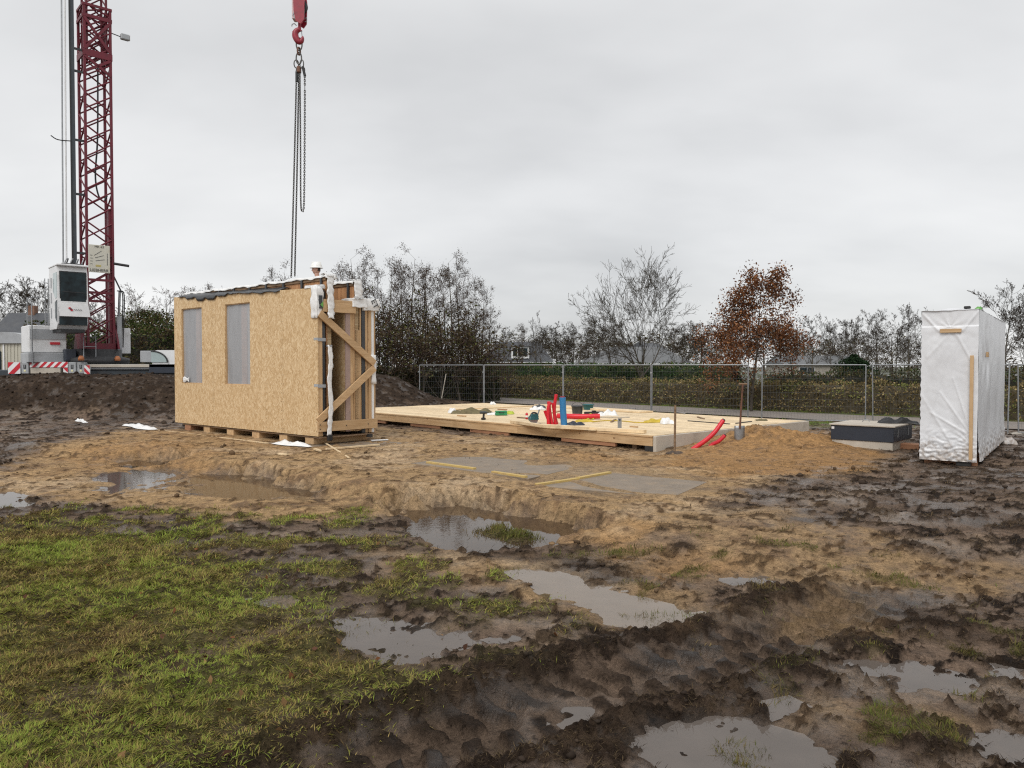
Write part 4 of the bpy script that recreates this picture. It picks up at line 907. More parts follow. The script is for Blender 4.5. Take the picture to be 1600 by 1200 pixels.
foil_scrap((428, 693), (485, 698), .22, 5, "white foil scrap on the sheet in front of the skids")
foil_scrap((120, 659), (134, 662), .12, 7, "tiny white foil scrap at the foot of the soil bank")

# ------------------------------------------------------------------ wrapped package on the right
K0 = Vector((7.82, 12.9, .10)); KT = math.atan2(-.6, .8)
pk = empty("wrapped_package", (7.82, 12.9, 0), KT, "tall building panel package wrapped in white plastic film on pallets", "package")
# local: x from -.84 (left) to 0 (front right edge), y 0 (front) to 5.1 (back)
PW, PL, PZ0, PZ1 = .84, 5.1, .10, 2.66
def film_face(fn, nu, nv, name):
    V = [fn(i / (nu - 1), j / (nv - 1)) for i in range(nu) for j in range(nv)]
    return MB().add(V, [(i * nv + j, (i + 1) * nv + j, (i + 1) * nv + j + 1, i * nv + j + 1) for i in range(nu - 1) for j in range(nv - 1)], True).build(name, M['wrap'], pk)
wm = mat('wrap_film', (.70, .71, .73), .36, .05, 2, bump=.15, bscale=7, dirt=(.56, .56, .57), dscale=1.2, spec=.5); M['wrap'] = wm
_t = wm.node_tree; _n = _t.nodes; _b = _n["Principled BSDF"]; _src = _b.inputs['Base Color'].links[0].from_socket
_tc = _n.new("ShaderNodeTexCoord"); _sp = _n.new("ShaderNodeSeparateXYZ"); _t.links.new(_tc.outputs['Object'], _sp.inputs[0])
_nz = _n.new("ShaderNodeTexNoise"); _nz.inputs['Scale'].default_value = 11; _nz.inputs['Detail'].default_value = 8; _nz.inputs['Roughness'].default_value = .75; _t.links.new(_tc.outputs['Object'], _nz.inputs['Vector'])
_m1 = _n.new("ShaderNodeMath"); _m1.operation = 'MULTIPLY_ADD'; _t.links.new(_sp.outputs[2], _m1.inputs[0]); _m1.inputs[1].default_value = -.55; _t.links.new(_nz.outputs[0], _m1.inputs[2])
_mr = _n.new("ShaderNodeMapRange"); _mr.inputs[1].default_value = .27; _mr.inputs[2].default_value = .50; _mr.inputs[3].default_value = 0; _mr.inputs[4].default_value = .75; _t.links.new(_m1.outputs[0], _mr.inputs[0])
_mx = _n.new("ShaderNodeMixRGB"); _t.links.new(_mr.outputs[0], _mx.inputs[0]); _t.links.new(_src, _mx.inputs[1]); _mx.inputs[2].default_value = (.26, .19, .13, 1); _t.links.new(_mx.outputs[0], _b.inputs['Base Color'])
wf = lambda x, y, s: float(pn(np.array([x]), np.array([y]), s)[0])
def folds(x, z, s):
    f = .018 * wf(x * 1.6, z * 1.0, s) + .004 * (abs(wf(x * 7 + z * 2, z * 5 - x * 3, s + 1)) - .3)
    lo = max(0, 1 - z / .7); f += lo * .035 * (abs(wf(x * 7, z * 11, s + 2)) * 1.5) + lo * lo * .05       # gathered at the foot
    return f
def ffront(u, v):
    x = -PW - .01 + u * (PW + .02); z = PZ0 - .02 + v * (PZ1 - PZ0 + .02)
    hx, hz = x + .42, z - 2.36
    d = folds(x, z, 3)
    r = math.hypot(hx * .8, hz); ang = math.atan2(hz, hx)
    d -= .012 * math.exp(-(r / .35) ** 2) * (1 + .35 * math.sin(ang * 9))                                  # pulled in at the batten
    r2 = math.hypot(x + .05, z - .35); a2 = math.atan2(z - .35, x + .05); d += .003 * math.sin(a2 * 19 + 3 * wf(x * 4, z * 4, 41)) * math.exp(-(r2 / .8) ** 2) * min(1, r2 / .15)
    if z > 2.38: d -= .012
    for (ax_, az_, bx_, bz_, wd_, am_) in ((-.58, 2.30, -.84, 2.62, .022, .016), (-.22, 2.30, .0, 2.62, .022, .014), (-.06, .5, -.55, 1.25, .018, .010), (-.06, .5, -.36, 1.5, .016, .010), (-.06, .5, -.7, .9, .02, .010), (-.3, 2.22, -.1, 1.8, .02, .010), (-.45, 2.22, -.75, 1.85, .03, .008), (-.8, .4, -.45, 1.9, .03, .006), (-.84, 1.2, -.3, .25, .025, .009)):
        ex_, ez_ = bx_ - ax_, bz_ - az_; t_ = max(0, min(1, ((x - ax_) * ex_ + (z - az_) * ez_) / (ex_ * ex_ + ez_ * ez_))); dd = math.hypot(x - ax_ - t_ * ex_, z - az_ - t_ * ez_); d += am_ * math.exp(-(dd / wd_) ** 2) * (.5 + .5 * math.sin(math.pi * t_))
    edge = math.exp(-((u) / .03) ** 2) * .008 * wf(0, z * 12, 8)
    return (x + edge * 2, -.012 - d, z)
film_face(ffront, 90, 190, "front_film")
def fside(u, v):
    y = u * PL; z = PZ0 - .01 + v * (PZ1 - PZ0); d = folds(y * .8, z, 13) * .8
    d += .012 * math.sin(y * 9 + wf(y * 2, z * 2, 14) * 2) * math.exp(-((z - 1.9) / .55) ** 2) * math.exp(-((y - 1.3) / .9) ** 2) * 1.6
    d += .03 * max(0, wf(y * 2.2, z * .5, 15)) * math.exp(-((y - 1.6) / .7) ** 2) * math.exp(-((z - 1.5) / .8) ** 2)
    return (.012 + d, y, z)
film_face(fside, 130, 100, "side_film")
film_face(lambda u, v: (-PW - .012 - folds(u * PL * .8, PZ0 + v * 2.5, 23) * .7, u * PL, PZ0 + v * (PZ1 - PZ0 - .01)), 70, 60, "rear_side_film")
film_face(lambda u, v: (-PW + u * PW, PL + .012, PZ0 + v * (PZ1 - PZ0)), 12, 30, "end_film")
film_face(lambda u, v: (-PW - .02 + u * (PW + .04), -.02 + v * (PL + .03), PZ1 - .008 + .07 * math.sin(math.pi * u) * min(1, v * 9) * (.5 + .5 * math.exp(-((v - .12) / .2) ** 2)) + .012 * wf(u * 5, v * 24, 33)), 20, 110, "top_film")
MB().box((-PW + .06, .06, PZ0 + .01), (-.06, PL - .06, PZ1 - .08)).build("panel_core", M['osb'], pk)
MB().box((-.105, -.085, .12), (-.05, -.052, 1.88), .003).build("batten", M['pine_z'], pk)
MB().box((-.56, -.052, 2.27), (-.24, -.022, 2.335), .003).build("batten", M['pine_x'], pk)
MB().box((.03, .95, 1.86), (.06, 1.15, 1.95), .003).build("batten", M['pine_y'], pk)
for i in range(8):
    y = .12 + i * .68; MB().box((-PW + .04, y, -.03), (.0, y + .13, .09), .004).build("pallet_block", M['redwood'], pk)
MB().box((-.3, -.03, .0), (-.08, .12, .09), .01).build("foot_pad", M['rubber'], pk)
MB().box((-.25, .3, PZ1 + .03), (-.15, .4, PZ1 + .075), .01).build("strap_clip", M['black'], pk); lump = lump_mesh(.09, .08, .07, 4, 10, 6); lump.xf(Matrix.Translation((-.05, .5, PZ1 + .02))).build("green_tape", M['bright_green'], pk)
V = []
lump_mesh(.3, .3, .22, 12, 14, 10).xf(Matrix.Translation((.12, PL - .2, .0))).build("film_tail", M['wrap'], pk)

# ------------------------------------------------------------------ low service pit box
W0 = Vector((7.6, 15.3, .0)); wt = math.atan2(-.66, .75)
wl = empty("service_pit", W0, wt, "low square pit of pale concrete with dark grey upper band and flat lid", "pit")
# local x to -1.18 (left), y to 1.32 (back)
MB().box((-1.18, 0, -.15), (0, 1.32, .17), .006).build("concrete_base", M['concrete_pale'], wl)
MB().box((-1.2, -.02, .172), (.02, 1.34, .47), .006).build("upper_band", M['navy'], wl)
MB().box((-1.23, -.05, .472), (.05, 1.37, .50), .004).build("lid", M['concrete_pale'], wl)
MB().box((-1.185, -.024, .39), (-1.13, -.0205, .44)).build("white_tag", M['white_paint'], wl)
for y in (.25, 1.0): MB().box((.021, y, .26), (.035, y + .03, .42)).build("lid_latch", M['galv'], wl)
MB().tube(bend([(-.85, .9, .5), (-.82, .9, .54), (-.74, .92, .54), (-.71, .92, .5)], 4), .008, 6).build("lid_handle", M['galv'], wl)
t = empty("black_bag", W0 + Matrix.Rotation(wt, 3, 'Z') @ Vector((-.16, .95, .505)), wt + .4, "crumpled black plastic sheet lying on the pit's lid", "sheet"); lump_mesh(.75, .38, .13, 31).build("plastic", M['black'], t)
t = empty("brown_board", (*G(1425, 702, 0), ground_z(*G(1425, 702, 0)) + .0), wt, "reddish brown timber block on the ground beside the pit", "block"); MB().box((-.2, -.1, -.02), (.4, .2, .11), .006).build("timber", M['redwood'], t)

# ------------------------------------------------------------------ stake, spade, red pipes in the sand heap
x, y = G(1054, 707, 0); gz = ground_z(x, y)
t = empty("steel_stake", (x, y, gz), 0, "thin rusty steel stake standing before the deck's grey end panel", "stake")
MB().tube([(0, 0, -.1), (.01, 0, .95)], .022, 8).build("rod", M['oldwood'], t); lump_mesh(.32, .3, .07, 4, 12, 8).build("soil_foot", M['mud'], t)
x, y = G(1156, 694, .25); x, y = x, y; y = 16.2; x = P(1156, 694, y).x; gz = ground_z(x, y)
t = empty("spade", (x, y, gz), 0, "spade with rusty shaft stuck upright in the orange sand heap", "spade")
MB().tube([(0, 0, .18), (.02, 0, .6), (.055, 0, P(1160, 600, y).z - gz)], [.022, .02, .02], 8).build("shaft", M['rust'], t)
hz = P(1160, 600, y).z - gz; MB().tube([(-.03, 0, hz), (.14, 0, hz)], .02, 8).build("grip", M['oldwood'], t)
bl = []
for i in range(7):
    for j in range(5):
        a = (j - 2) / 2; zz_ = .24 - i * .06; bl.append((a * .11 * (1 if i < 5 else 1 - (i - 4) * .18), .03 * a * a - .0, zz_))
o = MB().add(bl, [(i * 5 + j, (i + 1) * 5 + j, (i + 1) * 5 + j + 1, i * 5 + j + 1) for i in range(6) for j in range(4)], True).build("blade", M['galv'], t); o.modifiers.new("t", 'SOLIDIFY').thickness = .006
for (pts, r, lb) in (([(1080, 704), (1100, 690), (1116, 676), (1130, 657)], .045, "long curved red conduit sticking out of the sand by the deck"), ([(1112, 695), (1122, 690), (1132, 681)], .04, "short red conduit end poking out of the sand heap")):
    yy = 15.75 if len(pts) == 4 else 15.9
    q = [P(a, b_, yy - .02 + i * .06) for i, (a, b_) in enumerate(pts)]; q.insert(0, q[0] + (q[0] - q[1]) * .8 + Vector((0, 0, -.08)))
    e = empty("red_conduit", (q[1].x, q[1].y, ground_z(q[1].x, q[1].y)), 0, lb, "conduit")
    pp = [v - e.location for v in bend(q, 8)]; MB().tube(pp, [r + (.004 if i % 2 else 0) for i in range(len(pp))], 10).build("conduit_wall", M['red'], e); MB().tube([pp[-1], pp[-1] + (pp[-1] - pp[-2]).normalized() * .03], r * .8, 8).build("conduit_mouth", M['black'], e)

# pavement plates with yellow edging in the sand
def gquad(ps, z): return [(*G(a, b_, z), z) for a, b_ in ps]
for ps, lb in (([(642, 723), (726, 711), (925, 724), (826, 747)], "flat grey plate in the sand behind the long yellow batten"), ([(838, 758), (955, 738), (1105, 752), (1050, 776)], "flat grey plate in the sand right of the short yellow batten")):
    q = gquad(ps, .014); e = empty("pavement_plate", (*q[0][:2], -.03), 0, lb, "plate"); lo = [(a - q[0][0], b_ - q[0][1], 0) for a, b_, c in q]; hi = [(a, b_, .035) for a, b_, c in lo]
    MB().hexa(lo + hi).build("plate_body", mat('grey_plate', (.21, .165, .12), .62, .18, 2.5, dirt=(.35, .24, .135), dscale=3.2), e)
ym = mat('yellow_edging', (.52, .37, .12), .65, .15, 5, dirt=(.30, .20, .11), dscale=5); M['yellow_edge'] = ym
for (p0, p1, lb) in (((668, 722), (742, 732), "yellow batten in the sand, far end of the long line"), ((770, 737), (822, 745), "yellow batten in the sand, near end of the long line"), ((838, 757), (902, 748), "yellow batten in the sand crossing towards the deck, near piece"), ((903, 747), (953, 738), "yellow batten in the sand crossing towards the deck, far piece")):
    a = Vector((*G(*p0, .02), 0)); b_ = Vector((*G(*p1, .02), 0)); e = empty("yellow_batten", a, math.atan2(b_.y - a.y, b_.x - a.x), lb, "batten", "yellow battens in the sand")
    MB().box((0, -.035, 0), ((b_ - a).length, .035, .034), .003).build("board", ym, e)
# ------------------------------------------------------------------ mobile tower crane
CR = Vector((-17.5, 32.5, .3)); SW = R(41.7); SM = Matrix.Rotation(SW, 4, 'Z')
crane = empty("tower_crane", CR, 0, "mobile crane with dark red lattice mast, white cab and striped outriggers", "crane")
def sb(mb, name, mk, parent=None): mb.xf(SM); return mb.build(name, M[mk] if isinstance(mk, str) else mk, parent or crane)
HW = .50
def lattice(h, z0, z1, bay, r, name, mk='crane_red', thick=.045, dense=True):
    for sx in (-1, 1):
        for sy in (-1, 1): sb(MB().box((sx * h - thick * sx, sy * h - thick * sy, z0), (sx * h + thick * sx * .6, sy * h + thick * sy * .6, z1)), name + "_chord", mk)
    k = 0; z = z0
    while z < z1 - .05:
        zt = min(z + bay, z1); s = 1 if k % 2 == 0 else -1
        for f in (-1, 1):
            sb(MB().tube([(-h * s, f * h, z), (h * s, f * h, zt)], r, 6, False), name + "_brace", mk)
            sb(MB().tube([(f * h, -h * s, z), (f * h, h * s, zt)], r, 6, False), name + "_brace", mk)
            if k % 2: sb(MB().tube([(h * s, f * h, z), (-h * s, f * h, zt)], r, 6, False), name + "_brace", mk)
        z = zt; k += 1
lattice(HW, 2.1, 16.3, .66, .034, "mast", thick=.06)
lattice(HW - .12, 13.9, 24.5, .62, .032, "inner_mast", thick=.05)
for (za, zb) in ((14.15, 14.42), (15.72, 15.86), (2.1, 2.35), (16.2, 16.3)):
    sb(MB().box((-HW - .05, -HW - .06, za), (HW + .05, -HW - .005, zb)), "collar_beam", 'crane_red'); sb(MB().box((HW + .005, -HW, za), (HW + .06, HW, zb)).box((-HW - .06, -HW, za), (-HW - .005, HW, zb)), "collar_beam", 'crane_red')
for (z0_, z1_) in ((14.42, 15.72), (15.72, 14.42), (13.5, 14.15), (14.15, 13.5)):
    sb(MB().bar((-HW, -HW - .03, z0_), (HW, -HW - .03, z1_), .06, .11), "collar_brace", 'crane_red')
for z_ in (4.93, 4.4, 4.05): sb(MB().box((-HW, -HW - .05, z_), (HW, -HW - .01, z_ + .1)), "mast_crossbeam", 'crane_red')
sb(MB().box((.34, -HW + .02, 2.2), (.48, -.2, 8.0)), "cable_channel", 'crane_red')
sb(MB().tube(bend([(.1, -.1, 14), (.05, -.12, 11), (-.05, -.12, 9.4), (.05, -.12, 8.6), (.25, -.12, 8.35), (.38, -.15, 8.6)], 8), .035, 8), "hose_loop", 'black')
# cab lift rail and light pipes on the mast's side
sb(MB().box((-1.0, -.5, 5.6), (-.86, -.36, 22)), "cab_rail", 'dark_paint'); sb(MB().box((-1.05, -.53, 5.6), (-1.002, -.49, 22)), "rail_teeth", 'black')
for xx_ in (-1.24, -1.36): sb(MB().tube([(xx_, -.5, 5.6), (xx_ + .1, -.5, 22)], .03, 8), "telescope_tube", 'white_paint' if xx_ > -1.3 else 'galv')
for z_ in (6.0, 8.4, 10.6, 13.4, 14.3): sb(MB().box((-.86, -.47, z_), (-.5, -.42, z_ + .09)), "rail_bracket", 'dark_metal')
sb(MB().tube(bend([(-1.0, -.5, 10.55), (-1.5, -.55, 10.5), (-1.75, -.55, 10.62)], 4), .022, 6), "lamp_arm", 'dark_metal')
# working lamp and bars on the right
sb(MB().tube([(.55, -.45, 15.35), (.9, -.5, 15.28)], .02, 6), "lamp_bracket", 'dark_metal'); fl = sb(MB().box((.88, -.62, 15.18), (1.22, -.42, 15.42), .03), "flood_lamp", 'grey_paint'); sb(MB().box((1.222, -.6, 15.2), (1.24, -.44, 15.4)), "lamp_glass", 'warn_white', fl)
sb(MB().tube([(.5, -.5, 5.72), (1.1, -.55, 5.66)], .055, 8), "guide_arm", 'dark_metal')
sb(MB().bar((.52, -.3, 5.3), (.86, -.3, 4.55), .05, .05), "strut", 'dark_metal')
sb(MB().box((.66, -.36, 1.9), (.84, -.16, 3.5)), "tilt_cylinder", 'grey_paint'); sb(MB().tube([(.75, -.26, 3.5), (.80, -.26, 4.6)], .05, 10), "cylinder_rod", 'galv')
for xx_ in (.88, .94): sb(MB().tube(bend([(xx_ - .2, -.3, 4.6), (xx_, -.34, 4.5), (xx_, -.34, 3.6), (xx_ - .05, -.3, 2.2)], 6), .025, 6), "hydraulic_hose", 'black')
sb(MB().box((1.0, .3, 1.95), (1.36, 1.0, 3.05), .01), "control_box", 'white_paint')
# load chart on the mast
sg = sb(MB().box((-.47, -.62, 5.28), (.34, -.59, 6.42), .006), "load_chart", mat('chart_face', (.60, .58, .50), .5, .05, 3, dirt=(.48, .43, .30), dscale=3))
def on_super(name, s, size, mk, p, parent): 
    q = SM @ Vector(p); return text(name, s, size, M[mk], parent, q, (R(90), 0, SW))
on_super("chart_lettering", "MK 63", .13, 'black', (-.06, -.626, 6.34), sg); on_super("chart_lettering", "LIEBHERR", .165, 'black', (-.065, -.626, 5.37), sg)
for i, (a, c) in enumerate((((-.25, 5.98), (.02, 6.18)), ((-.22, 5.88), (.1, 6.0)), ((-.2, 5.76), (.14, 5.83)), ((-.4, 5.98), (-.32, 5.98)), ((-.4, 5.86), (-.3, 5.86)), ((-.4, 5.74), (-.3, 5.74)), ((-.4, 5.62), (-.32, 5.62)), ((.24, 6.1), (.24, 5.6)))):
    sb(MB().bar((a[0], -.624, a[1]), (c[0], -.624, c[1]), .006, .018), "chart_line", 'grey_film', sg)
sb(MB().box((-.2, -.626, 5.52), (.0, -.622, 5.60)), "chart_block", mat('chart_ochre', (.48, .40, .14), .5), sg)
# cab
X0, X1, Y0, Y1 = -1.86, -.80, -1.95, -.45
prof = [(Y0 + .04, 4.95), (Y0, 5.02 - .9), (Y0 - .02, 3.9), (Y0 + .05, 3.05), (Y0 + .25, 2.85), (Y1, 2.85), (Y1, 5.3), (Y0 + .16, 5.3)]
cab = sb(MB().prism(prof, 0, X0, X1), "cab", 'white_paint')
sb(MB().box((X0 - .02, Y0 - .02, 5.302), (X1 + .03, Y1 + .02, 5.38), .02), "cab_roof", 'white_paint', cab)
sb(MB().box((X0 + .2, Y0 + .2, 5.38), (X1 - .1, Y1 - .2, 5.44), .01), "roof_grille", 'dark_metal', cab)
for k in range(4): sb(MB().tube(bend([(X0 + .35 + k * .2, Y0 + .5, 5.42), (X0 + .4 + k * .2, Y0 + .5, 5.6), (X0 + .5 + k * .18, Y0 + .6, 5.66), (X0 + .5 + k * .18, Y0 + .9, 5.5)], 5), .025, 6), "roof_hose", 'galv', cab)
sb(MB().hexa([(X0 + .07, Y0 - .012, 3.88), (X1 - .05, Y0 - .012, 3.88), (X1 - .05, Y0 + .03, 3.9), (X0 + .07, Y0 + .03, 3.9), (X0 + .07, Y0 + .015, 5.1), (X1 - .05, Y0 + .015, 5.1), (X1 - .05, Y0 + .06, 5.1), (X0 + .07, Y0 + .06, 5.1)]), "window_seal", 'black', cab)
ws = sb(MB().hexa([(X0 + .10, Y0 - .02, 3.93), (X1 - .08, Y0 - .02, 3.93), (X1 - .08, Y0 - .013, 3.93), (X0 + .10, Y0 - .013, 3.93), (X0 + .10, Y0 + .006, 5.06), (X1 - .08, Y0 + .006, 5.06), (X1 - .08, Y0 + .012, 5.06), (X0 + .10, Y0 + .012, 5.06)]), "windshield", 'glass', cab)
sb(MB().bar((X0 + .15, Y0 - .03, 4.3), (X1 - .12, Y0 - .03, 4.28), .012, .02), "guard_rail", 'dark_metal', cab)
sb(MB().prism([(Y0 + .1, 4.05), (Y0 + .1, 5.05), (Y1 - .75, 5.05), (Y1 - .75, 4.35), (Y1 - 1.1, 4.05)], 0, X0 - .012, X0 - .004), "side_window", 'glass_pale', cab)
sb(MB().prism([(Y0 + .08, 3.98), (Y1 - 1.05, 3.9), (Y1 - 1.05, 3.3), (Y0 + .12, 3.1)], 0, X0 - .012, X0 - .004), "side_window", 'glass', cab)
sb(MB().hexa([(X0 + .06, Y0 - .10, 3.34), (X1 + .05, Y0 - .10, 3.34), (X1 + .05, Y0 + .0, 3.34), (X0 + .06, Y0 + .0, 3.34), (X0 + .0, Y0 - .045, 3.84), (X1 - .01, Y0 - .045, 3.84), (X1 - .01, Y0 - .005, 3.84), (X0 + .0, Y0 - .005, 3.84)]), "front_panel", 'white_paint', cab)
sb(MB().box((X0 + .05, Y0 + .06, 3.0), (X1 - .03, Y0 + .02, 3.33)), "foot_window", 'glass', cab)
sb(MB().box((X0 + .1, Y0 + .1, 2.72), (X1 - .1, Y1, 2.85)), "cab_floor", 'black', cab)
for z_ in (3.3, 3.9, 4.5): sb(MB().box((X0 - .02, Y1 - .45, z_), (X0 - .004, Y1 - .36, z_ + .4)), "door_vent", 'grey_paint', cab)
cx = (X0 + X1) / 2
for (dx_, dz_, mk) in ((-.14, 3.66, 'warn_red'), (-.09, 3.62, 'dark_paint'), (-.07, 3.585, 'warn_red')):
    sb(MB().prism([(cx + dx_ + .05 * math.cos(R(60 * k)), dz_ + .04 * math.sin(R(60 * k))) for k in range(6)], 1, Y0 - .095, Y0 - .07), "cab_emblem", mk, cab)
pts = [(cx - .0 + i * .028, Y0 - .088, 3.605 + .03 * math.sin(i * 2.4) * (1 if i not in (0, 5) else 1.5)) for i in range(11)]; sb(MB().tube(pts, .007, 5), "cab_emblem", 'dark_paint', cab)
# machinery
cw = sb(MB().box((-2.5, .1, 1.95), (-1.15, 1.7, 3.05), .03), "engine_housing", 'white_paint'); sb(MB().box((-2.45, .07, 2.5), (-1.2, .098, 2.9)), "housing_grille", 'grey_paint', cw)
sb(MB().box((-1.75, .06, 2.28), (-1.4, .098, 2.38)), "red_plate", 'warn_red', cw)
sb(MB().box((-2.55, .0, 1.55), (-1.1, 1.6, 1.94), .02), "counterweight", 'grey_paint'); sb(MB().box((-1.3, -.4, 1.6), (-.9, .3, 2.1), .03), "winch_drum", 'navy')
sb(MB().tube([(-2.4, -.02, 1.5), (-2.4, -.02, 3.9)], .025, 6).tube([(-2.4, .9, 3.0), (-2.4, .9, 4.2)], .025, 6).tube([(-2.4, -.02, 3.9), (-2.4, .9, 4.2), (-1.9, .9, 4.25)], .02, 6).tube([(-2.4, -.02, 3.4), (-2.4, .9, 3.45)], .02, 6), "railing", 'galv')
for xx_ in (-2.02, -1.9): sb(MB().tube([(xx_, -.5, 3.0), (xx_, -.5, 4.9)], .018, 6), "ladder_rail", 'galv')
for k in range(7): sb(MB().tube([(-2.02, -.5, 3.1 + k * .27), (-1.9, -.5, 3.1 + k * .27)], .014, 6), "ladder_rung", 'galv')
sb(MB().lathe([(0, 1.5), (1.15, 1.5), (1.2, 1.55), (1.2, 1.72), (.9, 1.8), (.9, 2.1), (0, 2.1)], n=32), "turntable", 'dark_metal')
sb(MB().prism([(-.8, 2.12), (.8, 2.12), (.6, 2.5), (.3, 3.3), (-.1, 3.3), (-.6, 2.5)], 0, -.75, -.62).prism([(-.8, 2.12), (.8, 2.12), (.6, 2.5), (.3, 3.3), (-.1, 3.3), (-.6, 2.5)], 0, .58, .65), "mast_bracket", 'crane_red')
sb(MB().tube([(-.75, -.9, 1.75), (-.75, -.9, 2.6), (-.3, -.9, 2.6), (-.3, -.9, 1.75)], .02, 6).tube([(-.75, -.9, 2.2), (-.3, -.9, 2.2)], .015, 6), "step_frame", 'galv')
for k in range(3): sb(MB().lathe([(0, 0), (.11, .0), (.12, .1), (.06, .2), (0, .2)], (-.9 + k * 1.35, -1.15, 1.62), 10), "ballast_bolt", mat('orange_cap', (.45, .16, .06), .5))
# carrier
car = MB().box((-3.6, -1.1, .75), (4.6, 1.2, 1.25), .03).build("chassis", M['dark_paint'], crane)
MB().box((-3.0, -1.2, 1.26), (3.0, 1.25, 1.48), .02).build("carrier_deck", M['grey_paint'], crane)
MB().box((.2, -1.28, 1.36), (3.9, -1.19, 1.47)).build("deck_rail", M['concrete_pale'], crane)
for i, x in enumerate((-2.4, -1.25, .95, 2.1)):
    for y in (-1.05, 1.05):
        wh = MB().lathe([(.2, -.14), (.42, -.15), (.5, -.1), (.52, 0), (.5, .1), (.42, .15), (.2, .14)], n=24).xf(Matrix.Translation((x, y, .52)) @ Matrix.Rotation(R(90), 4, 'X')).build("wheel", M['rubber'], crane)
        MB().lathe([(0, -.1), (.2, -.11), (.26, -.13), (.27, .13), (0, .1)], n=20).xf(Matrix.Translation((x, y, .52)) @ Matrix.Rotation(R(90), 4, 'X')).build("rim", M['grey_paint'], wh)
        MB().prism([(x + .62 * math.cos(R(a)), .52 + .62 * math.sin(R(a))) for a in range(20, 161, 14)] + [(x + .57 * math.cos(R(a)), .52 + .57 * math.sin(R(a))) for a in range(160, 19, -14)], 1, y - .2, y + .2).build("mudguard", M['dark_metal'], crane)
def striped(x0, x1, z0, z1, y, n, name, slope=1):
    pl = MB().box((x0, y, z0), (x1, y + .05, z1)).build(name, M['warn_white'], crane); h = z1 - z0; stp = (x1 - x0 + h) / n
    for i in range(n):
        a = x0 - h + i * stp; q = [(a, z0), (a + stp * .5, z0), (a + stp * .5 + h, z1), (a + h, z1)]
        if slope < 0: q = [(x0 + x1 - p, z) for p, z in q]
        # clip to the plate
        def clip(pg, lim, sgn):
            o = []
            for (p, c) in zip(pg, pg[1:] + pg[:1]):
                ip, ic = sgn * (p[0] - lim) >= 0, sgn * (c[0] - lim) >= 0
                if ip: o.append(p)
                if ip != ic: t_ = (lim - p[0]) / (c[0] - p[0]); o.append((lim, p[1] + t_ * (c[1] - p[1])))
            return o
        q = clip(q, x0, 1)
        if len(q) > 2: q = clip(q, x1, -1)
        if len(q) > 2: MB().prism(q, 1, y - .004, y - .0005).build("red_stripe", M['warn_red'], pl)
lx = lambda px, y=31.2: P(px, 575, y).x - CR.x
zl = lambda py, y=31.2: P(0, py, y).z - CR.z
YF = 31.1 - CR.y
striped(lx(15), lx(34), zl(584), zl(566), YF, 2, "warning_panel"); striped(lx(49), lx(108), zl(574), zl(565.5), YF, 6, "warning_panel"); striped(lx(136), lx(144.5), zl(586), zl(571), YF - .1, 2, "warning_panel", -1); striped(lx(101), lx(108), zl(583), zl(574.5), YF, 1, "warning_panel", -1)
MB().box((lx(49), YF + .02, zl(584)), (lx(96), YF + .3, zl(574.5)), .02).build("outrigger_beam", M['concrete_pale'], crane)
for (a, c) in ((35, 46.5), (108.5, 120.5), (122, 134)):
    bx = MB().box((lx(a), YF + .02, zl(584)), (lx(c), YF + .35, zl(566)), .02).build("outrigger_box", M['grey_paint'], crane); m_ = (lx(a) + lx(c)) / 2; zc = zl(572.5)
    MB().box((m_ - .05, YF + .008, zc - .05), (m_ - .02, YF + .019, zc + .07)).box((m_ + .02, YF + .008, zc - .05), (m_ + .05, YF + .019, zc + .07)).box((m_ - .05, YF + .008, zc - .09), (m_ + .05, YF + .019, zc - .051)).build("emblem", M['black'], bx)
    MB().box((m_ - .04, YF + .008, zc - .21), (m_ + .04, YF + .019, zc - .14)).build("reflector", mat('reflector_pale', (.75, .72, .45), .3), bx)
for x in (-3.2, -1.0, 3.6):
    MB().box((x - .12, -1.28, .12), (x + .12, -1.08, .9)).box((x - .35, -1.5, .0), (x + .35, -.9, .12)).build("outrigger_leg", M['dark_metal'], crane)
# driver's cab at the carrier's end
c0, c1 = lx(240), lx(300)
prof = [(c0 - .1, zl(580)), (c0 - .1, zl(549)), (c0 + .1, zl(547)), (c1, zl(547)), (c1, zl(580))]
MB().prism(prof, 1, YF + .2, YF + 2.2).build("driver_cab", M['white_paint'], crane)
arch = [(c0 - .12, zl(566))] + [(c0 - .12 + .66 * math.sin(R(a)), zl(566) + .46 * math.cos(R(a))) for a in range(0, 91, 10)]
MB().prism(arch, 1, YF + .16, YF + .195).build("cab_window", M['glass_pale'], crane); 
MB().tube([(p, YF + .15, z) for p, z in arch[1:]], .03, 6).build("window_rim", M['black'], crane)
MB().box((c0 - .2, YF + .12, zl(583)), (c1, YF + .19, zl(569)), .01).build("cab_skirt", M['navy'], crane)
MB().box((lx(217), YF + .2, zl(566)), (lx(238), YF + 1.6, zl(548)), .02).build("tool_locker", M['grey_paint'], crane); MB().lathe([(0, 0), (.08, 0), (.08, .12), (.05, .17), (0, .17)], (lx(272), YF + .6, zl(547)), 10).build("beacon", M['lamp_orange'], crane)
# jib, above the picture
JZ = 24.0
for (x, z) in ((-.45, JZ), (.45, JZ), (0, JZ + .9)): sb(MB().tube([(x, .5, z), (x, -27, z - .0)], .05, 6), "jib_chord", 'crane_red')
jl = MB()
for k in range(22):
    y0_, y1_ = .5 - k * 1.25, .5 - (k + 1) * 1.25; ym_ = (y0_ + y1_) / 2
    for x in (-.45, .45): jl.tube([(x, y0_, JZ), (0, ym_, JZ + .9)], .022, 5, False).tube([(0, ym_, JZ + .9), (x, y1_, JZ)], .022, 5, False)
    jl.tube([(-.45, y0_, JZ), (.45, y1_, JZ)], .02, 5, False)
sb(jl, "jib_lacing", 'crane_red')

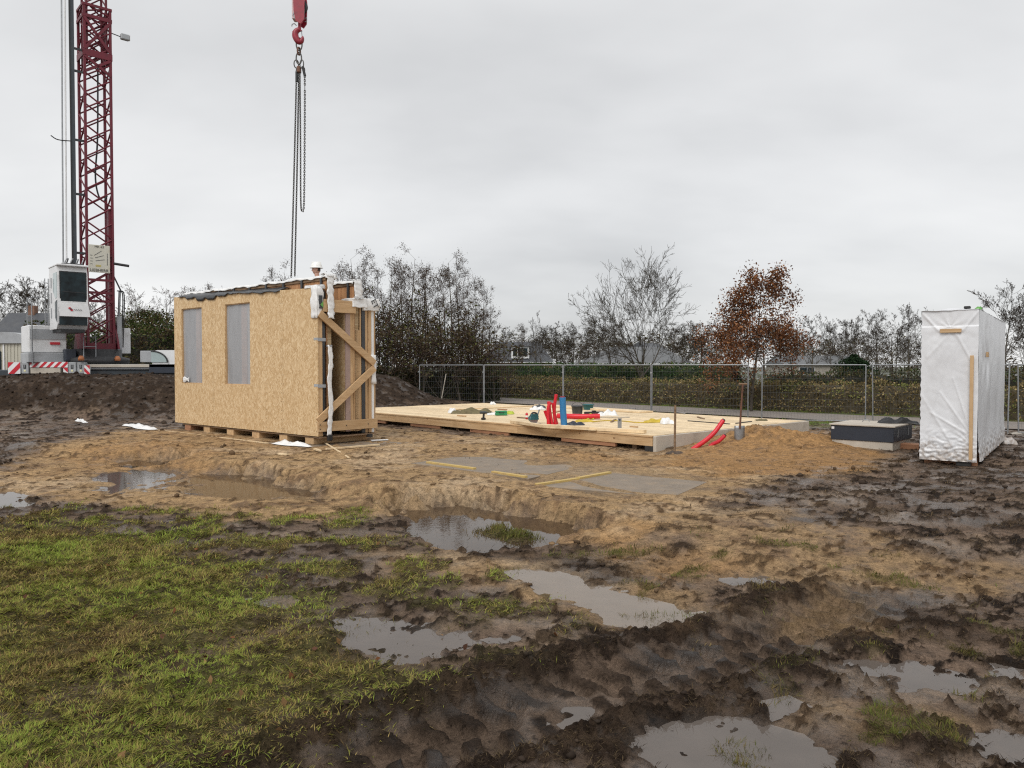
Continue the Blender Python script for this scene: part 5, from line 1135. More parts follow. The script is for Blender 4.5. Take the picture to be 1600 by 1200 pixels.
# ------------------------------------------------------------------ hook block and chain sling
HY = 17.4
def hp(px, py, dy=0): return P(px, py, HY + dy)
hb = empty("hook_block", hp(467, 40), 0, "red crane hook block hanging from the top edge of the picture", "hook")
def hl(px, py, dy=0): return hp(px, py, dy) - hb.location
MB().prism([(hl(460, 0).x, hl(0, -16).z), (hl(476, 0).x, hl(0, -16).z), (hl(478, 0).x, hl(0, 2).z), (hl(477, 0).x, hl(0, 34).z), (hl(472, 0).x, hl(0, 41).z), (hl(464, 0).x, hl(0, 36).z), (hl(461, 0).x, hl(0, 20).z)], 1, -.13, -.09).build("side_plate", M['hook_red'], hb)
MB().prism([(hl(460, 0).x, hl(0, -16).z), (hl(476, 0).x, hl(0, -16).z), (hl(478, 0).x, hl(0, 2).z), (hl(477, 0).x, hl(0, 34).z), (hl(472, 0).x, hl(0, 41).z), (hl(464, 0).x, hl(0, 36).z), (hl(461, 0).x, hl(0, 20).z)], 1, .09, .13).build("side_plate", M['hook_red'], hb)
MB().lathe([(.02, -.05), (.16, -.06), (.13, 0), (.16, .06), (.02, .05)], n=24).xf(Matrix.Translation(hl(469, 10)) @ Matrix.Rotation(R(90), 4, 'X')).build("pulley", M['dark_metal'], hb)
MB().box(tuple(hl(458, 32) + Vector((0, -.1, 0))), tuple(hl(463, 2) + Vector((0, .1, 0))), .01).build("guard_plate", mat('pink_plate', (.55, .40, .40), .5), hb)
MB().tube([hl(466, 6, -.1), hl(457.5, 24, -.1), hl(462, 30, -.1)], .012, 6).tube(bend([hl(456, 41), hl(456.5, 38), hl(460, 37), hl(463, 40)], 4), .012, 6).tube(bend([hl(476, 29), hl(479, 28), hl(479, 33), hl(476, 34)], 4), .01, 6).build("rope_guard", M['galv'], hb)
MB().tube([hl(468, 34), hl(468, 48)], .035, 10).build("swivel", M['hook_red'], hb)
hk = [hl(468, 46), hl(464, 48), hl(461.5, 52), hl(462, 58), hl(465.5, 64), hl(470, 65), hl(472.5, 61), hl(473, 57)]; MB().tube(bend(hk, 6), [.05 + .025 * math.sin(math.pi * i / 42) - .03 * (i / 42) ** 3 for i in range(43)], 10).build("hook", M['hook_red'], hb)
MB().bar(hl(457, 50), hl(472, 48), .04, .02).build("hook_collar", M['hook_red'], hb); MB().tube([hl(471, 48), hl(472.5, 60)], .010, 6).build("safety_latch", M['galv'], hb)
for px in (463, 473): MB().tube([hl(px, 0), Vector((hl(px, 0).x, 0, JZ + CR.z - hb.location.z))], .012, 6).build("hoist_rope", M['dark_metal'], hb)
sl = empty("chain_sling", hp(467, 70), 0, "long steel chain sling hanging from the red hook to the panel stack", "chain")
def ol(px, py, dy=0): return hp(px, py, dy) - sl.location
def ring(c, rx, rz_, r, rot=0):
    return MB().tube([c + Vector((math.cos(t_) * rx * math.cos(rot), math.cos(t_) * rx * math.sin(rot), math.sin(t_) * rz_)) for t_ in [2 * math.pi * k / 20 for k in range(21)]], r, 7, False)
ring(ol(467.5, 69), .065, .14, .016).build("master_link", M['chain'], sl); ring(ol(467, 80), .05, .08, .02, 1.2).build("coupling_link", M['rust'], sl)
ring(ol(467, 91), .06, .13, .016).build("master_link", M['chain'], sl); ring(ol(463, 100), .05, .09, .013, .4).build("sub_link", M['chain'], sl); ring(ol(471.5, 100), .05, .09, .013, -.4).build("sub_link", M['chain'], sl)
MB().box(tuple(ol(463.5, 112, -.06)), tuple(ol(471, 106, .06)), .01).build("shortening_clutch", M['rust'], sl)
lv = []; lf = []
nL, nC_ = 10, 5
for i in range(nL):
    t_ = 2 * math.pi * i / nL; c = Vector((math.cos(t_) * .014, 0, math.sin(t_) * .014 + (.011 if math.sin(t_) > 0 else -.011))); rad = Vector((math.cos(t_), 0, math.sin(t_)))
    for j in range(nC_): a = 2 * math.pi * j / nC_; lv.append(c + rad * math.cos(a) * .0068 + Vector((0, 1, 0)) * math.sin(a) * .0068)
lf = [(i * nC_ + j, ((i + 1) % nL) * nC_ + j, ((i + 1) % nL) * nC_ + (j + 1) % nC_, i * nC_ + (j + 1) % nC_) for i in range(nL) for j in range(nC_)]
def chain(pts, nm="chain_leg", sc_=1.0):
    c = bend(pts, 40); d = [0]
    for a, b_ in zip(c[:-1], c[1:]): d.append(d[-1] + (b_ - a).length)
    m = MB(); pitch = .037 * sc_; n = int(d[-1] / pitch); k = 0
    for i in range(n):
        s = i * pitch
        while k < len(d) - 2 and d[k + 1] < s: k += 1
        p = c[k].lerp(c[k + 1], (s - d[k]) / max(1e-6, d[k + 1] - d[k])); q = (c[k + 1] - c[k]).normalized().to_track_quat('Z', 'Y').to_matrix().to_4x4()
        X_ = Matrix.Translation(p) @ q @ Matrix.Rotation(R(90 * (i % 2) + 20), 4, 'Z') @ Matrix.Scale(sc_ * 1.05, 4); m.add([X_ @ v for v in lv], lf, True)
    return m.build(nm, M['chain'], sl)
chain([ol(463.5, 108), ol(460, 250), ol(455, 436)], sc_=1.15); chain([ol(467, 110, .05), ol(464.5, 250, .05), ol(460.5, 435, .05)], sc_=1.15)
chain([ol(468.5, 112), ol(469.5, 220), ol(470, 315), ol(472.5, 329), ol(475, 316), ol(476, 220), ol(476, 118), ol(472, 105)], "slack_chain", 1.1)
MB().tube([ol(473, 104), ol(476.5, 119)], .03, 8).build("grab_hook", M['black'], sl); MB().tube([ol(463.5, 112), ol(463.5, 128)], .03, 8).build("grab_hook", M['black'], sl)

# ------------------------------------------------------------------ worker on a step ladder behind the stack
wx = Vector((-4.90, 19.35)); gz = ground_z(*wx); HT = P(497, 415.5, wx.y).z; FZ = HT - 1.80
lad = empty("step_ladder", (wx.x, wx.y, gz), TH, "aluminium step ladder behind the wall panel stack, under the helmeted worker", "ladder")
for s in (-1, 1):
    MB().bar((s * .28, -.1, FZ - gz), (s * .36, -.45, 0), .03, .07).build("rail", M['galv'], lad); MB().bar((s * .28, .12, FZ - gz), (s * .36, .75, 0), .03, .05).build("rail", M['galv'], lad)
for k in range(8): t_ = k / 8; MB().box((-.33, -.16 - .3 * t_ - .0, (FZ - gz) * (1 - t_) - .03), (.33, -.06 - .3 * t_, (FZ - gz) * (1 - t_) - .005 if k else (FZ - gz))).build("step", M['galv'], lad)
MB().box((-.3, -.06, FZ - gz - .04), (.3, .2, FZ - gz)).build("platform", M['galv'], lad)
per = empty("person", (wx.x, wx.y, FZ), R(-84), "worker in white helmet and dark jacket looking left behind the panel stack", "person")
def skin_body(verts, edges, radii):
    me = bpy.data.meshes.new("body"); me.from_pydata(verts, edges, []); o = bpy.data.objects.new("body", me); COL.objects.link(o)
    o.modifiers.new("s", 'SKIN'); 
    for i, r in enumerate(radii): me.skin_vertices[0].data[i].radius = r if isinstance(r, tuple) else (r, r)
    me.skin_vertices[0].data[0].use_root = True; o.modifiers.new("ss", 'SUBSURF').levels = 2; o.modifiers["ss"].render_levels = 2
    dg = bpy.context.evaluated_depsgraph_get(); ev = o.evaluated_get(dg); m2 = bpy.data.meshes.new_from_object(ev); bpy.data.objects.remove(o); return m2
# facing -y in local space
bv = [(0, 0, .98), (0, .0, 1.15), (0, .01, 1.35), (0, .02, 1.48), (0, 0, 1.56), (0, -.01, 1.66),
      (-.1, 0, .92), (-.11, -.02, .5), (-.11, .03, .08), (-.11, -.13, .04), (.1, 0, .92), (.11, -.02, .5), (.11, .03, .08), (.11, -.13, .04),
      (-.19, .02, 1.43), (-.25, 0, 1.16), (-.22, -.2, 1.0), (-.2, -.28, 1.0), (.19, .02, 1.43), (.25, 0, 1.16), (.22, -.2, 1.0), (.2, -.28, 1.0)]
be = [(0, 1), (1, 2), (2, 3), (3, 4), (4, 5), (0, 6), (6, 7), (7, 8), (8, 9), (0, 10), (10, 11), (11, 12), (12, 13), (2, 14), (14, 15), (15, 16), (16, 17), (2, 18), (18, 19), (19, 20), (20, 21)]
brd = [(.17, .12), (.16, .11), (.18, .12), (.08, .07), .055, (.07, .085), .095, .065, .05, .04, .095, .065, .05, .04, .065, .05, .038, .03, .065, .05, .038, .03]
bm2 = skin_body(bv, be, brd); bm_o = bmesh.new(); bm_o.from_mesh(bm2)
r_ = bmesh.ops.create_uvsphere(bm_o, u_segments=24, v_segments=18, radius=1)
for v in r_['verts']:
    p = v.co.copy(); n_ = p.copy(); x_, y_, z_ = n_
    y2 = y_ * .098; z2 = z_ * .125; x2 = x_ * .078
    if y_ < 0 and z_ < 0: y2 -= .006 * (-z_); x2 *= 1 - .25 * z_ * z_          # jaw
    if y_ < -.8 and abs(x_) < .22 and -.25 < z_ < .2: y2 -= .024 * (1 - abs(x_) / .22) * (1 - (z_ + .25) / .6)   # nose
    if y_ < -.7 and .15 < abs(x_) < .5 and 0 < z_ < .25: y2 += .010            # eye sockets
    if y_ < -.75 and abs(x_) < .3 and -.6 < z_ < -.42: y2 += .004
    v.co = Vector((x2, y2 - .015, z2 + 1.705))
    for f in v.link_faces: f.smooth = True
hm = bpy.data.meshes.new("body"); bm_o.to_mesh(hm); bm_o.free(); hm.polygons.foreach_set("use_smooth", np.ones(len(hm.polygons), bool)); body = link("body", hm, M['skin'], per)
def near_copy(test, grow, nm, mk):
    b2 = bmesh.new(); b2.from_mesh(hm); b2.normal_update(); bmesh.ops.delete(b2, geom=[f for f in b2.faces if not test(f.calc_center_median())], context='FACES')
    for v in b2.verts: v.co += v.normal * grow
    m3 = bpy.data.meshes.new(nm); b2.to_mesh(m3); b2.free(); return link(nm, m3, M[mk], per)
near_copy(lambda c: .98 < c.z < 1.52 and c.y > -.24, .014, "jacket", 'jacket'); near_copy(lambda c: .1 < c.z < 1.0 and abs(c.x) < .21, .016, "trousers", 'navy')
near_copy(lambda c: c.z > 1.66 and (c.y > .035 or c.z > 1.77) , .008, "hair", 'hair'); near_copy(lambda c: c.z < .12, .012, "boots", 'black')
MB().lathe([(.150, 1.745), (.148, 1.755), (.128, 1.76), (.125, 1.80), (.105, 1.855), (.06, 1.89), (0, 1.90)], n=24).xf(Matrix.Translation((0, -.012, 0)) @ Matrix.Diagonal((.93, 1.12, 1, 1))).build("helmet", M['helmet'], per)
MB().box((-.012, -.13, 1.86), (.012, .10, 1.905), .005).build("helmet_ridge", M['helmet'], per)
for s in (-1, 1): MB().lathe([(0, -.014), (.022, -.012), (.028, 0), (.022, .012), (0, .014)], n=10).xf(Matrix.Translation((s * .082, .01, 1.70)) @ Matrix.Diagonal((.5, .8, 1.25, 1)) @ Matrix.Rotation(R(90), 4, 'Y')).build("ear", M['skin'], per)
for s in (-1, 1): MB().lathe([(0, -.009), (.009, 0), (0, .009)], n=8).xf(Matrix.Translation((s * .03, -.098, 1.72))).build("eye", M['black'], per)

# ------------------------------------------------------------------ site fence
def fence_panel(p0, p1, label, lean=0.0, ztop=None):
    a = Vector((*p0, FENCE_Z)); b_ = Vector((*p1, FENCE_Z)); L = (b_ - a).length
    e = empty("fence_panel", a, math.atan2(b_.y - a.y, b_.x - a.x), label, "fence panel", "wire fence panels along the road"); e.rotation_euler.x = lean
    H0, H1 = .08, 2.04
    for x in (.02, L - .02): MB().tube([(x, 0, H0 - .05), (x, 0, H1)], .021, 8).build("post", M['galv'], e)
    MB().tube([(.02, 0, H1), (L - .02, 0, H1)], .02, 8).build("top_rail", M['galv'], e); MB().tube([(.02, 0, H0 + .06), (L - .02, 0, H0 + .06)], .016, 8).build("bottom_rail", M['galv'], e)
    m = MB(); n = int(L / .10)
    for i in range(1, n): m.tube([(i * L / n, 0, H0 + .06), (i * L / n, 0, H1)], .0021, 3, False)
    for k in range(1, 8): z = H0 + .06 + (H1 - H0 - .06) * k / 8; m.tube([(.02, .004, z), (L - .02, .004, z)], .003, 3, False)
    m.build("wire_mesh", M['wire'], e)
    MB().box((-.12, -.33, .0), (.12, .33, .13), .02).build("foot_block", M['concrete'], e); MB().box((-.05, -.03, 1.72), (.03, .03, 1.78), .004).build("coupler", M['galv'], e)
    return e
FP = {655: 33.4, 756: 31.4, 880: 30.0, 1018: 28.3, 1170: 26.8, 1190: 26.6, 1354: 26.0, 1364: 25.8, 1480: 23.9, 1577: 21.9, 1592: 21.6, 1760: 19.4}
fx = lambda px: (P(px, 572, FP[px]).x, FP[px])
fence_panel(fx(655), fx(756), "wire fence panel at the dark soil bank, farthest along the road")
fence_panel(fx(756), fx(880), "wire fence panel in front of the dormer house")
fence_panel(fx(880), fx(1018), "wire fence panel right of the upright red and blue pipes, below the low roof", )
fence_panel(fx(1018), fx(1170), "wire fence panel between the large bare tree and the spade")
fence_panel(fx(1190), fx(1354), "wire fence panel just right of the russet oak, above the deck's far corner")
fence_panel(fx(1364), fx(1480), "leaning wire fence panel behind the pit, partly behind the wrapped package", R(2))
fence_panel(fx(1480), fx(1577), "wire fence panel hidden mostly behind the wrapped package", R(-1))
fence_panel(fx(1592), fx(1760), "wire fence panel right of the wrapped package at the picture's edge", R(2.5))
a = Vector((*G(688, 603, .8), 0)); a = Vector((P(688, 603, 32.8).x, 32.8, 0)); a.z = ground_z(a.x, a.y)
t = empty("leaning_pole", a, 0, "pale pole leaning on the dark soil bank behind the fence", "pole"); MB().tube([(-.05, 0, -.1), (P(697, 584, 32.8) - a)], .02, 6).build("pole_rod", M['concrete_pale'], t)
# ------------------------------------------------------------------ trees
def seg_mesh(S, name):
    """S: rows p0(3) p1(3) r0 r1 ; tubes with 3 sides when thin, 6 when thick"""
    S = np.array(S, np.float64); Vs = []; Fs = []; base = 0
    for sel, n in ((S[:, 6] >= .03, 6), (S[:, 6] < .03, 3)):
        s = S[sel]
        if len(s) == 0: continue
        d = s[:, 3:6] - s[:, 0:3]; d /= np.linalg.norm(d, axis=1)[:, None] + 1e-9
        up = np.where(np.abs(d[:, 2:3]) < .9, np.array([[0, 0, 1.]]), np.array([[1., 0, 0]])); a = np.cross(d, up); a /= np.linalg.norm(a, axis=1)[:, None] + 1e-9; b_ = np.cross(d, a)
        t_ = np.arange(n) * 2 * np.pi / n; c, si = np.cos(t_), np.sin(t_)
        rg = a[:, None] * c[None, :, None] + b_[:, None] * si[None, :, None]
        V = np.concatenate([s[:, None, 0:3] + rg * s[:, None, 6:7], s[:, None, 3:6] + rg * s[:, None, 7:8]], 1).reshape(-1, 3)
        o = base + np.arange(len(s))[:, None, None] * 2 * n; k = np.arange(n); q = np.stack([k, (k + 1) % n, n + (k + 1) % n, n + k], 1)[None]
        Fs.append((o + q).reshape(-1, 4)); Vs.append(V); base += len(V)
    return np_mesh(name, np.concatenate(Vs), np.concatenate(Fs), True)
def grow_tree(seed, H, style):
    """style: levels, child counts, angles ... returns (trunk segs, crown segs, tips)"""
    rr = random.Random(seed); T_, C_, tips = [], [], []
    lv = style['n']; mx_ = len(lv)
    def branch(p, d, L, r, level):
        n = style['seg'][level]; step = L / n; r0 = r; kids = lv[level] if level < mx_ else 0
        spawn = sorted(rr.uniform(style['start'][level], 1) for _ in range(kids)); si = 0
        for i in range(n):
            wob = style['wob'] * (1 if level else style.get('trunkwob', .4)); d = (d + Vector((rr.gauss(0, wob), rr.gauss(0, wob), rr.gauss(0, wob * .7) + style['up'][level]))).normalized()
            q = p + d * step; r1 = max(style['rmin'], r * (1 - (i + 1) / n * style['taper']))
            (T_ if level < 2 else C_).append((*p, *q, r0, r1))
            while si < kids and spawn[si] <= (i + 1) / n:
                f = spawn[si] * n - i; b_ = p.lerp(q, max(0, min(1, f))); si += 1
                az = rr.uniform(0, 2 * math.pi); an = math.radians(rr.gauss(style['ang'][level], 9)); s1 = d.orthogonal().normalized(); s1.rotate(Matrix.Rotation(az, 3, d))
                nd = (d * math.cos(an) + s1 * math.sin(an)).normalized(); rel = 1 - style['short'] * spawn[si - 1]
                branch(b_, nd, L * style['ratio'][level] * rel * rr.uniform(.75, 1.2), max(style['rmin'], r1 * style['rr'][level]), level + 1)
            p = q; r0 = r1
        if level >= 2: tips.append((p.copy(), d.copy()))
    branch(Vector((0, 0, -.2)), Vector((0, 0, 1)), H * style['trunk'], H * style['rad'], 0)
    return T_, C_, tips
def leaves_mesh(pts, rr, size, cols, name, per=1, spread=.1):
    n = len(pts) * per; c = np.repeat(np.array(pts), per, 0) + rr.normal(0, spread, (n, 3))
    a = rr.normal(size=(n, 3)); a /= np.linalg.norm(a, axis=1)[:, None]; b_ = rr.normal(size=(n, 3)); b_ = np.cross(a, b_); b_ /= np.linalg.norm(b_, axis=1)[:, None]
    s = rr.uniform(size[0], size[1], (n, 1)); u = a * s; v = b_ * s * .6; mid = np.cross(a, b_) * s * .25
    V = np.stack([c - u, c - v * 1 + mid, c + u, c + v + mid], 1).reshape(-1, 3); F = np.arange(n * 4).reshape(-1, 4)
    cl = np.array(cols, np.float32); cc = cl[rr.integers(0, len(cl), n)] * rr.uniform(.65, 1.3, (n, 1)); return V, F, np.repeat(cc, 4, 0)
def merged(name, me_parts):
    V = []; F = []; Cc = []; b_ = 0
    for (v, f, c) in me_parts: V.append(v); F.append(f + b_); Cc.append(c); b_ += len(v)
    me = np_mesh(name, np.concatenate(V), np.concatenate(F)); color_attr(me, np.concatenate(Cc)); return me
def mesh_arrays(me, col, rr):
    V = np.zeros(len(me.vertices) * 3, np.float32); me.vertices.foreach_get("co", V); F = np.zeros(len(me.loops), np.int32); me.loops.foreach_get("vertex_index", F)
    V = V.reshape(-1, 3); return V, F.reshape(-1, 4), np.tile(np.array(col, np.float32), (len(V), 1)) * (1 + .25 * rr.uniform(-1, 1, (len(V), 1)))
bark = mat('bark', (.075, .062, .048), .9, .35, 3, bump=.5, bscale=18, dirt=(.085, .095, .045), dscale=1.2)
twig = attr_mat('twigs_and_leaves', .85, .05, transl=.1)
STY = {
 'oak_bare': dict(n=[13, 8, 6, 4], seg=[7, 6, 5, 4, 3], start=[.2, .2, .2, .15], ang=[40, 40, 38, 36], ratio=[.72, .55, .5, .48], short=.5, up=[.02, .07, .05, .04, .02], wob=.10, trunk=.86, rad=.018, rr=[.55, .6, .55, .5], rmin=.011, taper=.95),
 'slim_bare': dict(n=[14, 6, 5, 3], seg=[8, 6, 4, 3, 3], start=[.2, .2, .2, .2], ang=[38, 40, 40, 38], ratio=[.42, .5, .5, .5], short=.55, up=[.0, .09, .05, .03, .02], wob=.09, trunk=.97, rad=.011, rr=[.5, .55, .55, .5], rmin=.012, taper=.92),
 'alder': dict(n=[24, 7, 5], seg=[9, 6, 4, 3], start=[.12, .2, .2], ang=[52, 45, 42], ratio=[.33, .5, .5], short=.6, up=[.0, .06, .04, .02], wob=.10, trunk=1.0, rad=.011, rr=[.42, .5, .5], rmin=.007, taper=.88),
 'scrub': dict(n=[8, 5, 4], seg=[4, 5, 4, 3], start=[.02, .2, .2], ang=[28, 40, 40], ratio=[.9, .5, .5], short=.3, up=[.03, .05, .04, .02], wob=.12, trunk=.6, rad=.010, rr=[.7, .5, .5], rmin=.007, taper=.8),
 'oak_leaf': dict(n=[36, 7, 4], seg=[8, 6, 4, 3], start=[.17, .2, .15], ang=[66, 45, 42], ratio=[.66, .5, .5], short=.78, up=[.0, .015, .03, .02], wob=.10, trunk=.95, rad=.012, rr=[.5, .5, .5], rmin=.007, taper=.85),
}
STY['wide_bare'] = dict(n=[12, 9, 7, 4], seg=[5, 7, 5, 4, 3], start=[.30, .15, .15, .15], ang=[34, 36, 36, 34], ratio=[1.15, .52, .46, .48], short=.25, up=[.0, .05, .05, .05, .04], wob=.085, trunk=.5, rad=.016, rr=[.6, .55, .55, .5], rmin=.0075, taper=.96)
PROTO = {}
def proto(key, seed, H, style, leaf=None, col=(.088, .060, .046)):
    rr = np.random.default_rng(seed); T_, C_, tips = grow_tree(seed, H, STY[style])
    tm = seg_mesh(T_, "trunk"); tm.materials.append(bark)
    cm = seg_mesh(C_, "twigs"); parts = [mesh_arrays(cm, col, rr)]; bpy.data.meshes.remove(cm)
    if leaf:
        pts = [p + d * .0 for p, d in tips]; base = [tuple(p) for p in pts]
        lo, hi = leaf.get('z', (0, 99)); base = [p for p in base if lo <= p[2] <= hi]
        parts.append(leaves_mesh(base, rr, leaf['size'], leaf['cols'], "lv", leaf['per'], leaf['spread']))
    cm = merged("crown", parts); cm.materials.append(twig); PROTO[key] = (tm, cm, H)
ALD = [(.06, .043, .034), (.085, .06, .042), (.11, .075, .045), (.045, .034, .028)]
for i in range(4): proto('alder%d' % i, 20 + i, 9.0, 'alder', dict(size=(.022, .05), cols=ALD, per=2, spread=.13))
proto('bigbare', 95, 8.8, 'wide_bare', col=(.075, .064, .048))
for i in range(3): proto('bare%d' % i, 51 + i, 9.5, 'oak_bare', col=(.068, .056, .044))
for i in range(2): proto('slim%d' % i, 61 + i, 9.5, 'slim_bare', col=(.065, .054, .043))
RUST = [(.21, .09, .042), (.15, .062, .03), (.26, .125, .058), (.10, .045, .026)]
proto('oak', 82, 6.4, 'oak_leaf', dict(size=(.035, .075), cols=RUST, per=11, spread=.22))
for i in range(3): proto('scrub%d' % i, 81 + i, 3.2, 'scrub', dict(size=(.03, .06), cols=[(.075, .058, .035), (.10, .075, .04), (.08, .085, .03)], per=2, spread=.12))
IVY = [(.05, .075, .022), (.07, .095, .026), (.085, .075, .03), (.10, .075, .04)]
for i in range(2): proto('wood%d' % i, 91 + i, 8.0, 'alder', dict(size=(.05, .11), cols=IVY, per=3, spread=.25, z=(0, 6.0)))
NT = [0]
def tree(key, px, Y, top_py, name, label, group, cat="tree", sx=1.0, rz=None, z0=None):
    tm, cm, H = PROTO[key]; p = P(px, 572, Y); z0 = ground_z(p.x, Y) if z0 is None else z0
    top = P(px, top_py, Y).z; zs = [v for v in (top - z0,)][0]; s = zs / H * style_top.get(key.rstrip('0123456789'), 1.0)
    e = empty(name, (p.x, Y, z0), rz if rz is not None else (NT[0] * 2.399) % 6.28, label, cat, group); e.scale = (s * sx, s * sx, s); NT[0] += 1
    link("trunk", tm, None, e); link("crown", cm, None, e); return e
style_top = {}
for k, (tm, cm, H) in PROTO.items():
    z = np.zeros(len(cm.vertices) * 3, np.float32); cm.vertices.foreach_get("co", z); style_top[k.rstrip('0123456789')] = H / float(np.percentile(z.reshape(-1, 3)[:, 2], 99.8))
def ordn(i): return ["first", "second", "third", "fourth", "fifth", "sixth", "seventh", "eighth", "ninth", "tenth", "eleventh", "twelfth", "thirteenth", "fourteenth", "fifteenth", "sixteenth", "seventeenth", "eighteenth", "nineteenth", "twentieth", "twenty-first", "twenty-second", "twenty-third", "twenty-fourth", "twenty-fifth", "twenty-sixth", "twenty-seventh", "twenty-eighth", "twenty-ninth"][i]
# grove of thin alders
gr = [(535, 44, 418), (560, 42, 392), (583, 46, 405), (604, 43, 404), (622, 45, 408), (640, 48, 388), (655, 43, 425), (672, 46, 415), (690, 44, 424), (707, 43, 398), (722, 47, 412), (738, 44, 432), (752, 46, 440), (765, 45, 462), (548, 47, 430), (594, 48, 420), (631, 47, 418), (664, 49, 420), (698, 48, 430), (730, 49, 440)]
for i, (px, Y, tp) in enumerate(gr): tree('alder%d' % (i % 4), px, Y, tp, "alder_tree", "%s thin brown alder of the grove, counted from the panel stack" % ordn(i), "alders in the grove", sx=.92)
for i, (px, Y, tp) in enumerate([(545, 40, 505), (575, 41, 498), (605, 40, 510), (632, 41, 500), (660, 40, 515), (690, 41, 505), (720, 41, 510), (748, 42, 520), (772, 43, 530), (792, 48, 525), (590, 43, 470), (618, 44, 480), (648, 43, 472), (678, 44, 478), (708, 43, 474), (738, 44, 486), (562, 43, 478)]):
    tree('scrub%d' % (i % 3), px, Y, tp, "scrub_bush", "%s brown bush at the feet of the alder grove, counted from the left" % ordn(i), "bushes below the alders", "bush", 1.5 if i < 10 else 1.1)
tree('alder1', 452, 50, 414, "alder_tree", "alder crown showing above the stack beside the hanging chains", "alders behind the stack", sx=.9)
tree('alder2', 432, 52, 425, "alder_tree", "lower alder crown showing above the stack, left of the chains", "alders behind the stack", sx=.9)
# centre and right
tree('bigbare', 1003, 44, 388, "bare_tree", "large bare tree with wide crown behind the fence and low roof", None, sx=.92, rz=.6)
tree('oak', 1174, 33.5, 420, "russet_oak", "oak with russet brown leaves behind the fence", None, sx=.98, rz=3.6)
for i, (px, Y, tp, k, sx) in enumerate([(815, 78, 508, 'alder0', 1), (838, 70, 482, 'slim0', .7), (870, 86, 508, 'bare0', 1.1), (905, 84, 500, 'bare1', 1.1), (928, 78, 488, 'slim1', .9), (955, 66, 490, 'bare2', 1.2), (895, 95, 512, 'bare1', 1.2), (848, 95, 515, 'bare2', 1.2)]):
    tree(k, px, Y, tp, "bare_tree", "%s bare tree in the row above the dormer house, counted from the alder grove" % ordn(i), "bare trees around the far houses", sx=sx)
for i, (px, Y, tp, k, sx) in enumerate([(1060, 70, 500, 'bare0', 1.1), (1085, 60, 510, 'bare2', 1.1), (1110, 58, 505, 'slim0', 1.2)]):
    tree(k, px, Y, tp, "bare_tree", "%s bare tree between the large bare tree and the oak" % ordn(i), "bare trees left of the oak", sx=sx)
for i, (px, Y, tp, k, sx) in enumerate([(1268, 75, 490, 'bare1', 1.05), (1240, 85, 515, 'bare0', 1.2), (1298, 95, 508, 'slim1', 1.2), (1318, 85, 512, 'slim0', 1.1), (1338, 86, 492, 'bare2', .85), (1358, 92, 488, 'slim1', 1.0), (1376, 82, 476, 'bare0', .85), (1400, 90, 486, 'slim0', 1.1), (1418, 84, 474, 'bare1', .85), (1440, 90, 490, 'slim1', 1.1), (1462, 88, 485, 'bare2', .9)]):
    tree(k, px, Y, tp, "bare_tree", "%s bare tree right of the russet oak, counted towards the wrapped package" % ordn(i), "bare trees left of the package", sx=sx)
for i, (px, Y, tp, k, sx) in enumerate([(1570, 36, 440, 'bare2', 1.05), (1600, 46, 470, 'bare0', 1.1), (1640, 42, 450, 'bare1', 1.1)]):
    tree(k, px, Y, tp, "bare_tree", "%s bare tree right of the wrapped package" % ordn(i), "bare trees behind the package", sx=sx)
for i, (px, Y, tp) in enumerate([(1545, 40, 545), (1578, 38, 550), (1600, 37, 555), (1630, 36, 550)]):
    tree('scrub%d' % (i % 3), px, Y, tp, "scrub_bush", "%s brown bush behind the fence right of the package" % ordn(i), "bushes right of the package", "bush", 1.7)
# left wood
for i, (px, Y, tp, k) in enumerate([(205, 54, 452, 'wood0'), (228, 57, 446, 'wood1'), (250, 53, 455, 'wood0'), (272, 56, 448, 'wood1'), (292, 54, 452, 'alder0'), (188, 60, 460, 'wood1'), (320, 55, 450, 'alder2'), (345, 57, 455, 'wood0')]):
    tree(k, px, Y, tp, "ivy_tree", "%s bushy green and brown tree behind the crane, counted from its mast" % ordn(i), "trees of the wood behind the crane", sx=1.1)
for i, (px, Y, tp) in enumerate([(200, 50, 515), (225, 49, 505), (250, 50, 512), (275, 49, 508), (300, 50, 510)]):
    tree('scrub%d' % (i % 3), px, Y, tp, "scrub_bush", "%s low bush in front of the wood right of the crane" % ordn(i), "bushes behind the crane", "bush", 2.0)
for i, (px, Y, tp, k) in enumerate([(12, 95, 442, 'bare0'), (42, 90, 432, 'bare2'), (72, 98, 440, 'bare1'), (-25, 92, 438, 'bare1'), (100, 100, 448, 'bare2'), (150, 95, 455, 'bare0')]):
    tree(k, px, Y, tp, "bare_tree", "%s bare tree behind the dark roofed house and the crane" % ordn(i), "bare trees behind the house at the left", sx=1.15)

k_ = 0
for px in list(range(785, 1100, 22)) + list(range(1225, 1480, 21)):
    Y_ = (128 + (k_ * 7) % 12) if px < 1100 else 104 + (k_ * 7) % 10; tree(('scrub%d' % (k_ % 3)) if k_ % 3 else 'slim%d' % (k_ % 2), px, Y_, (518 if px < 1100 else 530) + (k_ * 13) % 20, "far_bush", ("%s low brown bush of the thicket behind the dormer house, counted to the right" % ordn(k_)) if px < 1100 else ("%s low brown bush of the far thicket left of the package, counted from the oak" % ordn(k_ - 15)), "bushes of the far thicket", "bush", 2.2 if k_ % 3 else 1.3); k_ += 1
for k_, px in enumerate(range(770, 1490, 25)):
    tree(('bare%d' % (k_ % 3)) if k_ % 2 else 'slim%d' % ((k_ // 2) % 2), px, 138 + (k_ * 11) % 16, 497 + (k_ * 17) % 22, "distant_tree", "%s bare tree of the far tree line, counted from the alder grove to the right" % ordn(k_), "trees of the far tree line", sx=1.5)
